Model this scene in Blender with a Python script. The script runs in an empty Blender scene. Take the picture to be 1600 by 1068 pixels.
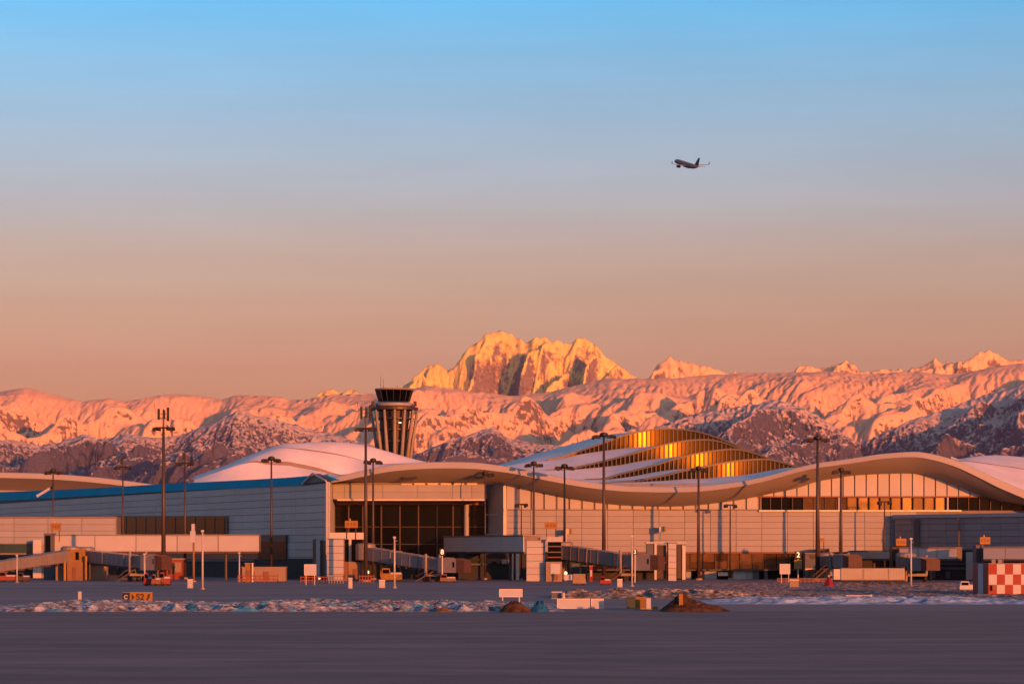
import bpy, bmesh, math, random
import numpy as np
from mathutils import Vector, Matrix

S = bpy.context.scene
COL = S.collection
random.seed(7)
R = math.radians

# ------------------------------------------------------------------ camera, sky, sun, exposure
F = 4537.0          # focal length in photograph pixels (1600 wide), long lens
EYE = 6.0           # camera height in metres
cam = bpy.data.cameras.new('camera')
cam.sensor_width = 36.0
cam.lens = 36.0 * F / 1600.0
cam.shift_y = 326.0 / 1600.0
cam.clip_start = 1.0
cam.clip_end = 200000.0
camo = bpy.data.objects.new('camera', cam)
camo.location = (0, 0, EYE)
camo.rotation_euler = (R(90), 0, 0)
COL.objects.link(camo)
S.camera = camo

SUN_AZ = 32.0       # degrees to the right of straight behind the camera
SUN_EL = 5.5
sdir = Vector((math.sin(R(SUN_AZ)) * math.cos(R(SUN_EL)), -math.cos(R(SUN_AZ)) * math.cos(R(SUN_EL)), math.sin(R(SUN_EL))))

world = bpy.data.worlds.new('World')
S.world = world
world.use_nodes = True
nt = world.node_tree
bg = nt.nodes['Background']
sky = nt.nodes.new('ShaderNodeTexSky')
sky.sky_type = 'NISHITA'
sky.sun_disc = False
sky.sun_elevation = R(SUN_EL)
sky.sun_rotation = R(180.0 - SUN_AZ)
geo = nt.nodes.new('ShaderNodeNewGeometry')
sep = nt.nodes.new('ShaderNodeSeparateXYZ')
nt.links.new(geo.outputs['Incoming'], sep.inputs[0])
elv = nt.nodes.new('ShaderNodeMath'); elv.operation = 'MULTIPLY'; elv.inputs[1].default_value = -3.0
nt.links.new(sep.outputs['Z'], elv.inputs[0])       # 3 * sin(elevation)
ramp = nt.nodes.new('ShaderNodeValToRGB')
ramp.color_ramp.interpolation = 'LINEAR'
# dusk tint of the clear sky by height: rose at the horizon, clear blue above
SKY = [(0.0, (1.78, 0.77, 0.92)), (3.6, (1.76, 0.84, 1.02)), (4.5, (1.78, 0.97, 1.08)), (5.8, (1.78, 1.14, 1.34)), (7.05, (1.60, 1.38, 1.92)),
       (8.3, (1.34, 1.54, 2.32)), (9.5, (1.04, 1.66, 2.66)), (10.7, (0.66, 1.78, 3.10)), (14.0, (0.74, 1.55, 2.45)), (28.0, (1.20, 1.32, 1.62))]
SKM = 5.0
cr = ramp.color_ramp
while len(cr.elements) < len(SKY):
    cr.elements.new(0.5)
for e, (el, c) in zip(cr.elements, SKY):
    e.position = 3.0 * math.sin(R(el)) if el < 19 else 1.0
    e.color = (c[0] / SKM, c[1] / SKM, c[2] / SKM, 1)
nt.links.new(elv.outputs[0], ramp.inputs[0])
mul = nt.nodes.new('ShaderNodeVectorMath'); mul.operation = 'MULTIPLY'
nt.links.new(sky.outputs[0], mul.inputs[0]); nt.links.new(ramp.outputs[0], mul.inputs[1])
sc_ = nt.nodes.new('ShaderNodeVectorMath'); sc_.operation = 'SCALE'; sc_.inputs['Scale'].default_value = SKM
nt.links.new(mul.outputs[0], sc_.inputs[0])
# very faint streaks of thin high haze, over the whole dome
tcw = nt.nodes.new('ShaderNodeTexCoord'); mpw = nt.nodes.new('ShaderNodeMapping'); mpw.inputs['Scale'].default_value = (3.0, 3.0, 26.0)
nzw = nt.nodes.new('ShaderNodeTexNoise'); nzw.inputs['Scale'].default_value = 2.2; nzw.inputs['Detail'].default_value = 5; nzw.inputs['Roughness'].default_value = 0.6
mrw = nt.nodes.new('ShaderNodeMapRange'); mrw.inputs[1].default_value = 0.3; mrw.inputs[2].default_value = 0.7; mrw.inputs[3].default_value = 0.955; mrw.inputs[4].default_value = 1.045
nt.links.new(tcw.outputs['Generated'], mpw.inputs[0]); nt.links.new(mpw.outputs[0], nzw.inputs['Vector']); nt.links.new(nzw.outputs[0], mrw.inputs[0])
sc2 = nt.nodes.new('ShaderNodeVectorMath'); sc2.operation = 'SCALE'
nt.links.new(sc_.outputs[0], sc2.inputs[0]); nt.links.new(mrw.outputs[0], sc2.inputs['Scale']); nt.links.new(sc2.outputs[0], bg.inputs[0])
bg.inputs[1].default_value = 0.066

sun = bpy.data.lights.new('sun', 'SUN')
sun.energy = 4.6
sun.angle = R(0.5)
sun.color = (1.0, 0.215, 0.026)
suno = bpy.data.objects.new('sun', sun)
suno.rotation_euler = (-sdir).to_track_quat('-Z', 'Y').to_euler()
COL.objects.link(suno)

S.view_settings.view_transform = 'Standard'
S.view_settings.look = 'None'
S.view_settings.exposure = 0.6
S.view_settings.gamma = 1.0
S.view_settings.use_curve_mapping = False
S.render.engine = 'CYCLES'
S.cycles.use_denoising = True
S.cycles.max_bounces = 6
S.cycles.volume_bounces = 0

# ------------------------------------------------------------------ helpers
def X(px, D): return (px - 800.0) / F * D          # survey of the photograph: pixel column at distance D -> metres
def Z(py, D): return EYE + (860.0 - py) / F * D
def pt(px, py, D): return Vector((X(px, D), D, Z(py, D)))
def itp(pts, x):
    xs = [p[0] for p in pts]; ys = [p[1] for p in pts]
    return float(np.interp(x, xs, ys))
def sitp(pts, x):                                   # smooth (Catmull-Rom) interpolation
    n = len(pts)
    if x <= pts[0][0]: return pts[0][1]
    if x >= pts[-1][0]: return pts[-1][1]
    for i in range(n - 1):
        if pts[i][0] <= x <= pts[i + 1][0]: break
    x0, y0 = pts[i]; x1, y1 = pts[i + 1]
    m0 = (y1 - pts[i - 1][1]) / (x1 - pts[i - 1][0]) if i > 0 else (y1 - y0) / (x1 - x0)
    m1 = (pts[i + 2][1] - y0) / (pts[i + 2][0] - x0) if i + 2 < n else (y1 - y0) / (x1 - x0)
    t = (x - x0) / (x1 - x0); h = x1 - x0
    return (2*t**3 - 3*t**2 + 1) * y0 + (t**3 - 2*t**2 + t) * h * m0 + (-2*t**3 + 3*t**2) * y1 + (t**3 - t**2) * h * m1

def tag(o, label=None, cat=None, group=None, kind=None):
    if label: o['label'] = label
    if cat: o['category'] = cat
    if group: o['group'] = group
    if kind: o['kind'] = kind
    return o
def thing(name, label, cat, loc=(0, 0, 0), rz=0.0, group=None):
    o = bpy.data.objects.new(name, None)
    o.empty_display_size = 0.5
    COL.objects.link(o)
    o.location = loc
    o.rotation_euler = (0, 0, rz)
    return tag(o, label, cat, group)
def wloc(o):
    v = Vector((0, 0, 0))
    while o is not None:
        v += o.location; o = o.parent
    return v
def copy_tree(o, parent=None):
    c = o.copy(); COL.objects.link(c); c.parent = parent
    for ch in list(o.children): copy_tree(ch, c)
    return c

class MB:
    """collects shapes; build() links them as one mesh object"""
    def __init__(s): s.v = []; s.f = []
    def add(s, vs, fs):
        b = len(s.v); s.v += [tuple(p) for p in vs]; s.f += [tuple(i + b for i in f) for f in fs]; return s
    def hexa(s, p):       # 8 corners: bottom 0-3 ccw, top 4-7
        return s.add(p, [(0, 3, 2, 1), (4, 5, 6, 7), (0, 1, 5, 4), (1, 2, 6, 5), (2, 3, 7, 6), (3, 0, 4, 7)])
    def box(s, x0, x1, y0, y1, z0, z1):
        return s.hexa([(x0, y0, z0), (x1, y0, z0), (x1, y1, z0), (x0, y1, z0), (x0, y0, z1), (x1, y0, z1), (x1, y1, z1), (x0, y1, z1)])
    def cbox(s, c, size, rz=0.0):
        M = Matrix.Rotation(rz, 3, 'Z'); hx, hy, hz = size[0] / 2, size[1] / 2, size[2] / 2
        P = [(-hx, -hy, -hz), (hx, -hy, -hz), (hx, hy, -hz), (-hx, hy, -hz), (-hx, -hy, hz), (hx, -hy, hz), (hx, hy, hz), (-hx, hy, hz)]
        return s.hexa([M @ Vector(p) + Vector(c) for p in P])
    def beam(s, a, b, w, h):   # box from a to b, width w sideways, height h (upwards from the axis +-h/2)
        a = Vector(a); b = Vector(b); d = (b - a).normalized()
        up = Vector((0, 0, 1)) if abs(d.z) < 0.95 else Vector((0, 1, 0))
        sd = d.cross(up).normalized() * (w / 2); u = sd.cross(d).normalized() * (h / 2)
        return s.hexa([a - sd - u, a + sd - u, b + sd - u, b - sd - u, a - sd + u, a + sd + u, b + sd + u, b - sd + u])
    def tube(s, a, b, r0, r1=None, n=10, caps=True):
        a = Vector(a); b = Vector(b); r1 = r0 if r1 is None else r1
        d = (b - a).normalized(); up = Vector((0, 0, 1)) if abs(d.z) < 0.95 else Vector((1, 0, 0))
        u = d.cross(up).normalized(); w = d.cross(u).normalized()
        P = []
        for c, r in ((a, r0), (b, r1)):
            for i in range(n):
                t = 2 * math.pi * i / n
                P.append(c + u * (math.cos(t) * r) + w * (math.sin(t) * r))
        fs = [(i, (i + 1) % n, n + (i + 1) % n, n + i) for i in range(n)]
        if caps: fs += [tuple(range(n - 1, -1, -1)), tuple(range(n, 2 * n))]
        return s.add(P, fs)
    def lathe(s, c, prof, n=24, caps=True):   # prof: (r, z) from bottom up
        c = Vector(c); P = []
        for r, z in prof:
            for i in range(n):
                t = 2 * math.pi * i / n
                P.append(c + Vector((math.cos(t) * r, math.sin(t) * r, z)))
        fs = []
        for k in range(len(prof) - 1):
            for i in range(n):
                j = (i + 1) % n
                fs.append((k * n + i, k * n + j, (k + 1) * n + j, (k + 1) * n + i))
        if caps: fs += [tuple(range(n - 1, -1, -1)), tuple(range((len(prof) - 1) * n, len(prof) * n))]
        return s.add(P, fs)
    def loft(s, rows):      # rows of equal point count -> quad sheet
        n = len(rows[0]); P = [p for r in rows for p in r]; fs = []
        for k in range(len(rows) - 1):
            for i in range(n - 1):
                fs.append((k * n + i, k * n + i + 1, (k + 1) * n + i + 1, (k + 1) * n + i))
        return s.add(P, fs)
    def prism(s, poly, vec):   # polygon (3D points) extruded by vec
        n = len(poly); v = Vector(vec); P = [Vector(p) for p in poly] + [Vector(p) + v for p in poly]
        fs = [tuple(range(n - 1, -1, -1)), tuple(range(n, 2 * n))] + [(i, (i + 1) % n, n + (i + 1) % n, n + i) for i in range(n)]
        return s.add(P, fs)
    def build(s, name, m, parent=None, smooth=False, local=False, loc=None):
        me = bpy.data.meshes.new(name)
        off = Vector((0, 0, 0))
        if parent is not None and not local: off = wloc(parent)
        if loc is not None: off = off + Vector(loc)
        me.from_pydata([(p[0] - off.x, p[1] - off.y, p[2] - off.z) for p in s.v], [], s.f)
        bm = bmesh.new(); bm.from_mesh(me); bmesh.ops.recalc_face_normals(bm, faces=bm.faces); bm.to_mesh(me); bm.free()
        if smooth: me.polygons.foreach_set('use_smooth', [True] * len(me.polygons))
        me.materials.append(m)
        o = bpy.data.objects.new(name, me); COL.objects.link(o)
        if parent is not None: o.parent = parent
        if loc is not None: o.location = loc
        return o

def instance(src, parent, loc, rot=None, scale=None):
    o = bpy.data.objects.new(src.name.split('.')[0], src.data); COL.objects.link(o)
    o.parent = parent; o.location = loc
    if rot is not None: o.rotation_euler = rot
    if scale is not None: o.scale = scale
    return o

def mat(name, c, rough=0.7, metal=0.0, var=0.12, scale=0.6, rnd=0.0, bump=0.0, bscale=6.0, spec=0.5, coat=0.0, stretch=None, emit=None, estr=0.0, ior=1.5):
    m = bpy.data.materials.new(name); m.use_nodes = True
    t = m.node_tree; b = t.nodes['Principled BSDF']
    b.inputs['Roughness'].default_value = rough; b.inputs['Metallic'].default_value = metal
    b.inputs['Specular IOR Level'].default_value = spec; b.inputs['IOR'].default_value = ior
    tc = t.nodes.new('ShaderNodeTexCoord')
    mp = t.nodes.new('ShaderNodeMapping')
    if stretch: mp.inputs['Scale'].default_value = stretch
    t.links.new(tc.outputs['Object'], mp.inputs[0])
    n = t.nodes.new('ShaderNodeTexNoise'); n.inputs['Scale'].default_value = scale; n.inputs['Detail'].default_value = 5; n.inputs['Roughness'].default_value = 0.6
    t.links.new(mp.outputs[0], n.inputs['Vector'])
    mr = t.nodes.new('ShaderNodeMapRange'); mr.inputs[1].default_value = 0.25; mr.inputs[2].default_value = 0.75
    mr.inputs[3].default_value = 1 - var; mr.inputs[4].default_value = 1 + var
    t.links.new(n.outputs[0], mr.inputs[0])
    fac = mr.outputs[0]
    if rnd:
        oi = t.nodes.new('ShaderNodeObjectInfo')
        r2 = t.nodes.new('ShaderNodeMapRange'); r2.inputs[3].default_value = 1 - rnd; r2.inputs[4].default_value = 1 + rnd
        t.links.new(oi.outputs['Random'], r2.inputs[0])
        mm = t.nodes.new('ShaderNodeMath'); mm.operation = 'MULTIPLY'
        t.links.new(fac, mm.inputs[0]); t.links.new(r2.outputs[0], mm.inputs[1]); fac = mm.outputs[0]
    vm = t.nodes.new('ShaderNodeVectorMath'); vm.operation = 'SCALE'; vm.inputs[0].default_value = c
    t.links.new(fac, vm.inputs['Scale'])
    t.links.new(vm.outputs[0], b.inputs['Base Color'])
    if bump:
        n2 = t.nodes.new('ShaderNodeTexNoise'); n2.inputs['Scale'].default_value = bscale; n2.inputs['Detail'].default_value = 4
        t.links.new(tc.outputs['Object'], n2.inputs['Vector'])
        bp = t.nodes.new('ShaderNodeBump'); bp.inputs['Strength'].default_value = bump
        t.links.new(n2.outputs[0], bp.inputs['Height']); t.links.new(bp.outputs[0], b.inputs['Normal'])
    if emit:
        b.inputs['Emission Color'].default_value = (*emit, 1); b.inputs['Emission Strength'].default_value = estr
    return m
USE_HAZE = True
# ------------------------------------------------------------------ mountains
_perm = np.random.RandomState(11).permutation(256)
_perm = np.concatenate([_perm, _perm, _perm])
_ang = np.random.RandomState(5).rand(256) * 2 * np.pi
_gx, _gy = np.cos(_ang), np.sin(_ang)
def perlin(x, y, seed=0):
    x = x + seed * 17.13; y = y + seed * 9.71
    xi = np.floor(x).astype(np.int64); yi = np.floor(y).astype(np.int64)
    xf = x - xi; yf = y - yi; xi &= 255; yi &= 255
    u = xf * xf * xf * (xf * (xf * 6 - 15) + 10); v = yf * yf * yf * (yf * (yf * 6 - 15) + 10)
    def g(ix, iy, dx, dy):
        h = _perm[_perm[ix & 255] + (iy & 255)]
        return _gx[h] * dx + _gy[h] * dy
    a = g(xi, yi, xf, yf); b = g(xi + 1, yi, xf - 1, yf); c = g(xi, yi + 1, xf, yf - 1); d = g(xi + 1, yi + 1, xf - 1, yf - 1)
    return ((a + (b - a) * u) + ((c + (d - c) * u) - (a + (b - a) * u)) * v) * 1.5
def fbm(x, y, o=5, seed=0, gain=0.5):
    r = 0; a = 1; t = 0
    for k in range(o):
        r = r + a * perlin(x, y, seed + k); t += a; a *= gain; x = x * 2.03; y = y * 2.03
    return r / t
def ridged(x, y, o=6, seed=0, gain=0.5):
    r = 0; a = 1; t = 0; w = 1
    for k in range(o):
        n = 1 - np.abs(perlin(x, y, seed + k)); n = n * n * w; w = np.clip(n * 1.6, 0, 1)
        r = r + a * n; t += a; a *= gain; x = x * 2.1; y = y * 2.1
    return r / t
def swiss(x, y, o=7, seed=0, gain=0.55, warp=0.22, lac=2.0):
    tot = 0; f = 1.0; a = 1.0; dx = np.zeros_like(x); dy = np.zeros_like(x); nrm = 0; e = 0.02; amp = np.ones_like(x)
    for k in range(o):
        px = (x + warp * dx) * f; py = (y + warp * dy) * f
        n = perlin(px, py, seed + k); nx = (perlin(px + e, py, seed + k) - n) / e; ny = (perlin(px, py + e, seed + k) - n) / e
        r = 1 - np.abs(n) * 1.35
        tot = tot + amp * r; nrm += a
        dx = dx - amp * nx * np.sign(n) * np.minimum(np.abs(n) * 3, 1) ; dy = dy - amp * ny * np.sign(n) * np.minimum(np.abs(n) * 3, 1)
        amp = amp * gain * np.clip(tot / max(nrm, 1e-6) * 1.15, 0, 1); a *= gain; f *= lac
    return tot / nrm
def sstep(a, b, x):
    t = np.clip((x - a) / (b - a), 0, 1); return t * t * (3 - 2 * t)

def erode(H, dx, dy, K=0.03, iters=26, steps=70, kd=0.02, seed=1, jit=6.0):
    """running water: flow gathers down the steepest slope and cuts V-shaped valleys between sharp spurs"""
    ny, nx = H.shape; N = nx * ny
    H = H + np.random.RandomState(seed).randn(ny, nx) * jit
    idx = np.arange(N).reshape(ny, nx)
    nb = [(-1, -1), (-1, 0), (-1, 1), (0, -1), (0, 1), (1, -1), (1, 0), (1, 1)]
    for it in range(iters):
        P = np.pad(H, 1, mode='edge'); best = np.zeros_like(H); rec = idx.copy(); dist = np.full_like(H, dx)
        for dj, di in nb:
            L = math.hypot(di * dx, dj * dy)
            s = (H - P[1 + dj:1 + dj + ny, 1 + di:1 + di + nx]) / L
            jj = np.clip(np.arange(ny) + dj, 0, ny - 1)[:, None]; ii = np.clip(np.arange(nx) + di, 0, nx - 1)[None, :]
            t = s > best
            rec = np.where(t, jj * nx + ii, rec); dist = np.where(t, L, dist); best = np.where(t, s, best)
        r = rec.reshape(-1); w = np.ones(N); A = np.ones(N); mv = r != np.arange(N)
        for k in range(steps):
            w = np.bincount(r, weights=np.where(mv, w, 0), minlength=N); A += w
        F_ = K * np.sqrt(A * dx * dy).reshape(ny, nx) / dist
        H = (H + F_ * H.reshape(-1)[r].reshape(ny, nx)) / (1 + F_)
        if kd:
            P = np.pad(H, 1, mode='edge')
            H = H + kd * (P[:-2, 1:-1] + P[2:, 1:-1] + P[1:-1, :-2] + P[1:-1, 2:] - 4 * H)
    return H
def eroded(H, ys, dx, K, iters, keep, seed, jit=6.0, steps=70, kd=0.02):
    """erode the evenly spaced front rows only, leaving the crest rows in place"""
    n = keep; out = H.copy()
    E = erode(H[:n], dx, ys[1] - ys[0], K, iters, steps, kd, seed, jit)
    f = np.ones(n); f[-40:] = np.linspace(1, 0, 40)
    out[:n] = E * f[:, None] + H[:n] * (1 - f[:, None])
    return out

def terrain(name, xs, ys, H, m, label=None):
    nx, ny = len(xs), len(ys)
    Xg, Yg = np.meshgrid(xs, ys)
    co = np.stack([Xg, Yg, H], -1).reshape(-1, 3).astype(np.float32)
    i = np.arange(nx - 1)[None, :] + nx * np.arange(ny - 1)[:, None]
    q = np.stack([i, i + 1, i + nx + 1, i + nx], -1).reshape(-1).astype(np.int32)
    nf = (nx - 1) * (ny - 1)
    me = bpy.data.meshes.new(name)
    me.vertices.add(len(co)); me.vertices.foreach_set('co', co.reshape(-1))
    me.loops.add(nf * 4); me.loops.foreach_set('vertex_index', q)
    me.polygons.add(nf); me.polygons.foreach_set('loop_start', np.arange(0, nf * 4, 4, dtype=np.int32))
    me.polygons.foreach_set('use_smooth', np.ones(nf, bool))
    me.update(calc_edges=True); me.materials.append(m)
    o = bpy.data.objects.new(name, me); COL.objects.link(o)
    return o

def mountain_mat(name, snow, rock, lo, hi, nscale, nstr, zlo=0, zhi=1, zstr=0.0, bump=None, bmin=0.08):
    """snow on the gentle ground, bare rock and scrub on the steep; lo..hi = normal z range"""
    m = bpy.data.materials.new(name); m.use_nodes = True
    t = m.node_tree; b = t.nodes['Principled BSDF']; b.inputs['Roughness'].default_value = 0.9; b.inputs['Specular IOR Level'].default_value = 0.1
    g = t.nodes.new('ShaderNodeNewGeometry'); sp = t.nodes.new('ShaderNodeSeparateXYZ'); t.links.new(g.outputs['Normal'], sp.inputs[0])
    tc = t.nodes.new('ShaderNodeTexCoord')
    n = t.nodes.new('ShaderNodeTexNoise'); n.inputs['Scale'].default_value = nscale; n.inputs['Detail'].default_value = 8; n.inputs['Roughness'].default_value = 0.65
    t.links.new(tc.outputs['Object'], n.inputs['Vector'])
    a = t.nodes.new('ShaderNodeMath'); a.operation = 'MULTIPLY_ADD'; a.inputs[1].default_value = nstr; a.inputs[2].default_value = -nstr / 2
    t.links.new(n.outputs[0], a.inputs[0])
    s = t.nodes.new('ShaderNodeMath'); t.links.new(sp.outputs['Z'], s.inputs[0]); t.links.new(a.outputs[0], s.inputs[1])
    out = s.outputs[0]
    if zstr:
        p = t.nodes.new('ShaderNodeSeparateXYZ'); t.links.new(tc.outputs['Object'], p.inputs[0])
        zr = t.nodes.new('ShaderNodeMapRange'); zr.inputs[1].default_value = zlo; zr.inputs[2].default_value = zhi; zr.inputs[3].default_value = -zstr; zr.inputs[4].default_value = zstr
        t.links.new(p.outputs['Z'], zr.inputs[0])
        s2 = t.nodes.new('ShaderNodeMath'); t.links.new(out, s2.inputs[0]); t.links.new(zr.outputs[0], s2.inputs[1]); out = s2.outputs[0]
    mr = t.nodes.new('ShaderNodeMapRange'); mr.inputs[1].default_value = lo; mr.inputs[2].default_value = hi
    t.links.new(out, mr.inputs[0])
    if bump:
        nb = t.nodes.new('ShaderNodeTexNoise'); nb.noise_type = 'RIDGED_MULTIFRACTAL'; nb.inputs['Scale'].default_value = bump[0]; nb.inputs['Detail'].default_value = 5
        mpb = t.nodes.new('ShaderNodeMapping'); mpb.inputs['Rotation'].default_value = (0, 0, R(-30)); mpb.inputs['Scale'].default_value = (1.0, 0.5, 0.5)
        t.links.new(tc.outputs['Object'], mpb.inputs[0]); t.links.new(mpb.outputs[0], nb.inputs['Vector'])
        bp = t.nodes.new('ShaderNodeBump'); bp.inputs['Strength'].default_value = 1.0; bp.inputs['Distance'].default_value = bump[1]
        nm = t.nodes.new('ShaderNodeTexNoise'); nm.inputs['Scale'].default_value = bump[0] * 0.06; nm.inputs['Detail'].default_value = 2; t.links.new(tc.outputs['Object'], nm.inputs['Vector'])
        ms = t.nodes.new('ShaderNodeMapRange'); ms.inputs[1].default_value = 0.40; ms.inputs[2].default_value = 0.62; ms.inputs[3].default_value = bmin; ms.inputs[4].default_value = 1.0
        t.links.new(nm.outputs[0], ms.inputs[0]); t.links.new(ms.outputs[0], bp.inputs['Strength'])
        t.links.new(nb.outputs[0], bp.inputs['Height']); t.links.new(bp.outputs[0], b.inputs['Normal'])
    mx = t.nodes.new('ShaderNodeMix'); mx.data_type = 'RGBA'
    mx.inputs[6].default_value = (*rock, 1); mx.inputs[7].default_value = (*snow, 1)
    nr = t.nodes.new('ShaderNodeTexNoise'); nr.inputs['Scale'].default_value = nscale * 2.3; nr.inputs['Detail'].default_value = 6; nr.inputs['Roughness'].default_value = 0.7
    t.links.new(tc.outputs['Object'], nr.inputs['Vector'])
    rr = t.nodes.new('ShaderNodeMapRange'); rr.inputs[1].default_value = 0.3; rr.inputs[2].default_value = 0.7; rr.inputs[3].default_value = 0.5; rr.inputs[4].default_value = 1.6; t.links.new(nr.outputs[0], rr.inputs[0])
    rs = t.nodes.new('ShaderNodeVectorMath'); rs.operation = 'SCALE'; rs.inputs[0].default_value = rock; t.links.new(rr.outputs[0], rs.inputs['Scale']); t.links.new(rs.outputs[0], mx.inputs[6])
    t.links.new(mr.outputs[0], mx.inputs[0]); t.links.new(mx.outputs[2], b.inputs['Base Color'])
    return m

def crest(pts, D): return [X(p[0], D) for p in pts], [Z(p[1], D) for p in pts]

# -- far massif and serrated skyline
D1 = 58000.0
SKYL = [(-500, 640), (-60, 640), (0, 640), (200, 650), (440, 640), (490, 618), (512, 605), (530, 609), (546, 607), (575, 618), (600, 622), (625, 606), (640, 592), (660, 573), (672, 566), (680, 563), (690, 570), (700, 576), (708, 572), (715, 561),
        (728, 545), (735, 538), (748, 527), (758, 520), (768, 515), (778, 513), (788, 516), (800, 520), (812, 524), (820, 530), (832, 526), (845, 522), (862, 528), (880, 533), (895, 529), (905, 526), (915, 524),
        (930, 532), (942, 545), (950, 553), (960, 562), (970, 571), (985, 582), (1000, 592), (1013, 589), (1020, 578), (1030, 565), (1040, 557), (1048, 554), (1058, 558), (1070, 560), (1085, 564), (1100, 567), (1120, 571), (1140, 579), (1150, 577), (1158, 584), (1180, 592),
        (1210, 590), (1238, 582), (1246, 570), (1262, 568), (1280, 573), (1300, 569), (1322, 563), (1336, 570), (1350, 577), (1375, 574), (1400, 573), (1420, 571), (1440, 570), (1450, 559), (1457, 556), (1466, 562), (1480, 564), (1500, 564), (1512, 562), (1530, 548), (1545, 541), (1556, 546), (1570, 552), (1600, 558), (1700, 575), (2100, 600)]
SMH = [(0, 615), (480, 615), (620, 612), (680, 570), (778, 522), (900, 530), (960, 560), (1000, 592), (1050, 560), (1140, 580), (1240, 580), (1545, 548), (1700, 575)]
xs = np.arange(-13000, 13001, 26.0); ys = np.concatenate([np.arange(51500, 58600, 34.0), np.arange(58600, 61500, 110.0)])
Xg, Yg = np.meshgrid(xs, ys)
cx, cz = crest(SKYL, D1)
Hc = np.interp(Xg, cx, cz)
yc = D1 + 260 * perlin(Xg / 900, Xg * 0 + 0.3, 3)
wx = Xg + 260 * fbm(Xg / 1500, Yg / 1500, 3, 21); wy = Yg + 260 * fbm(Xg / 1500, Yg / 1500, 3, 31)
d = yc - Yg
df = np.clip(d, 0, None); db = np.clip(-d, 0, None)
relief = np.clip(Hc - 2900, 150, 2000)
drop = relief * (1 - np.exp(-df / 2900.0)) * 1.0 + df * 0.16
# buttresses and gullies running down the face, leaning to the lower left
u = 0.78 * wx - 0.62 * wy; v = 0.62 * wx + 0.78 * wy
sp1 = 0.68 * swiss(u / 1300, v / 3600, 7, 2, 0.58, 0.2) + 0.32 * swiss(u / 560, v / 1900, 6, 6, 0.62, 0.16)
amp = sstep(-100, 700, df)
H1 = Hc - drop - db * 0.8 + amp * (sp1 - 0.76) * 3300 * np.clip(relief / 1400, 0.3, 1.0) + (1 - 0.6 * amp) * (44 * fbm(Xg / 150, Yg / 150, 4, 40) + 75 * (ridged(Xg / 230, Yg / 500, 3, 41) - 0.6))
H1 = eroded(H1, ys, 26.0, 0.034, 26, int(np.sum(ys < 58250)), 1, jit=14.0, kd=0.006)
m_far = mountain_mat('mountain_far', (0.93, 0.70, 0.24), (0.20, 0.16, 0.17), 0.22, 0.36, 0.0070, 0.85, bump=(0.0050, 150), bmin=0.9)  # evening glow on the peak is put into the yellow snow colour
i0, i1 = np.searchsorted(xs, X(470, D1)), np.searchsorted(xs, X(1004, D1))
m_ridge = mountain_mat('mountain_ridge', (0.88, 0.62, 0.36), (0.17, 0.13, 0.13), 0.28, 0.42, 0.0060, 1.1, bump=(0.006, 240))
Hm = np.maximum(H1, -5)
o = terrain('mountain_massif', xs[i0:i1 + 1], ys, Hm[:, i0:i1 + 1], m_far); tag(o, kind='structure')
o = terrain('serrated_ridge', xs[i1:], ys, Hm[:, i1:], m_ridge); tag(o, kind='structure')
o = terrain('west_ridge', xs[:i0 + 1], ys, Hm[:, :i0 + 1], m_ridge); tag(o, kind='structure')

# -- middle snow range
D2 = 47000.0
MID = [(-600, 640), (-150, 625), (-60, 616), (0, 610), (20, 607), (38, 604), (60, 609), (100, 620), (130, 626), (150, 624), (170, 622), (200, 627), (225, 621), (240, 618), (260, 616), (280, 614), (310, 617), (345, 623), (360, 618), (375, 615), (400, 617), (420, 617), (435, 618), (450, 624), (480, 622), (520, 614), (560, 614), (600, 613), (640, 606), (665, 602), (700, 606),
       (740, 612), (800, 616), (850, 612), (900, 600), (950, 590), (1000, 591), (1060, 590), (1120, 584), (1160, 582), (1200, 583), (1250, 582), (1300, 580), (1350, 584), (1400, 580), (1440, 578), (1480, 584), (1510, 580), (1550, 572), (1600, 566), (1700, 570), (2100, 590)]
xs = np.arange(-11500, 11501, 24.0); ys = np.concatenate([np.arange(38500, 47600, 34.0), np.arange(47600, 51000, 120.0)])
Xg, Yg = np.meshgrid(xs, ys)
cx, cz = crest(MID, D2)
Hc = np.interp(Xg, cx, cz)
yc = D2 + 500 * perlin(Xg / 2100, Xg * 0 + 0.7, 5)
d = yc - Yg; df = np.clip(d, 0, None); db = np.clip(-d, 0, None)
wx = Xg + 380 * fbm(Xg / 2200, Yg / 2200, 3, 51); wy = Yg + 380 * fbm(Xg / 2200, Yg / 2200, 3, 61)
u = 0.80 * wx - 0.60 * wy; v = 0.60 * wx + 0.80 * wy
big = ridged(u / 2700, v / 6500, 3, 13, 0.45); sp2 = swiss(u / 1500, v / 2600, 7, 15, 0.55, 0.2)
det = sstep(0.42, 0.62, fbm(Xg / 2300, Yg / 2300, 3, 77) * 0.5 + 0.5 + df / 30000)
amp = sstep(0, 2300, df)
H2 = Hc - 0.20 * df - db * 0.35 + amp * ((big - 0.66) * 980 + (sp2 - 0.74) * (460 + 520 * det)) + 10 * fbm(Xg / 140, Yg / 140, 4, 70) * (0.4 + det) + 22 * (1 - amp) * (ridged(Xg / 420, Yg / 420, 3, 71) - 0.6)
H2 = eroded(H2, ys, 24.0, 0.026, 26, int(np.sum(ys < 47400)), 2, jit=9.0, kd=0.006)
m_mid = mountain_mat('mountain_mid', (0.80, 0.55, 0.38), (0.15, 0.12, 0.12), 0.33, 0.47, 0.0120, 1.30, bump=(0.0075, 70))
o = terrain('snow_range', xs, ys, np.maximum(H2, -5), m_mid); tag(o, kind='structure')

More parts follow.
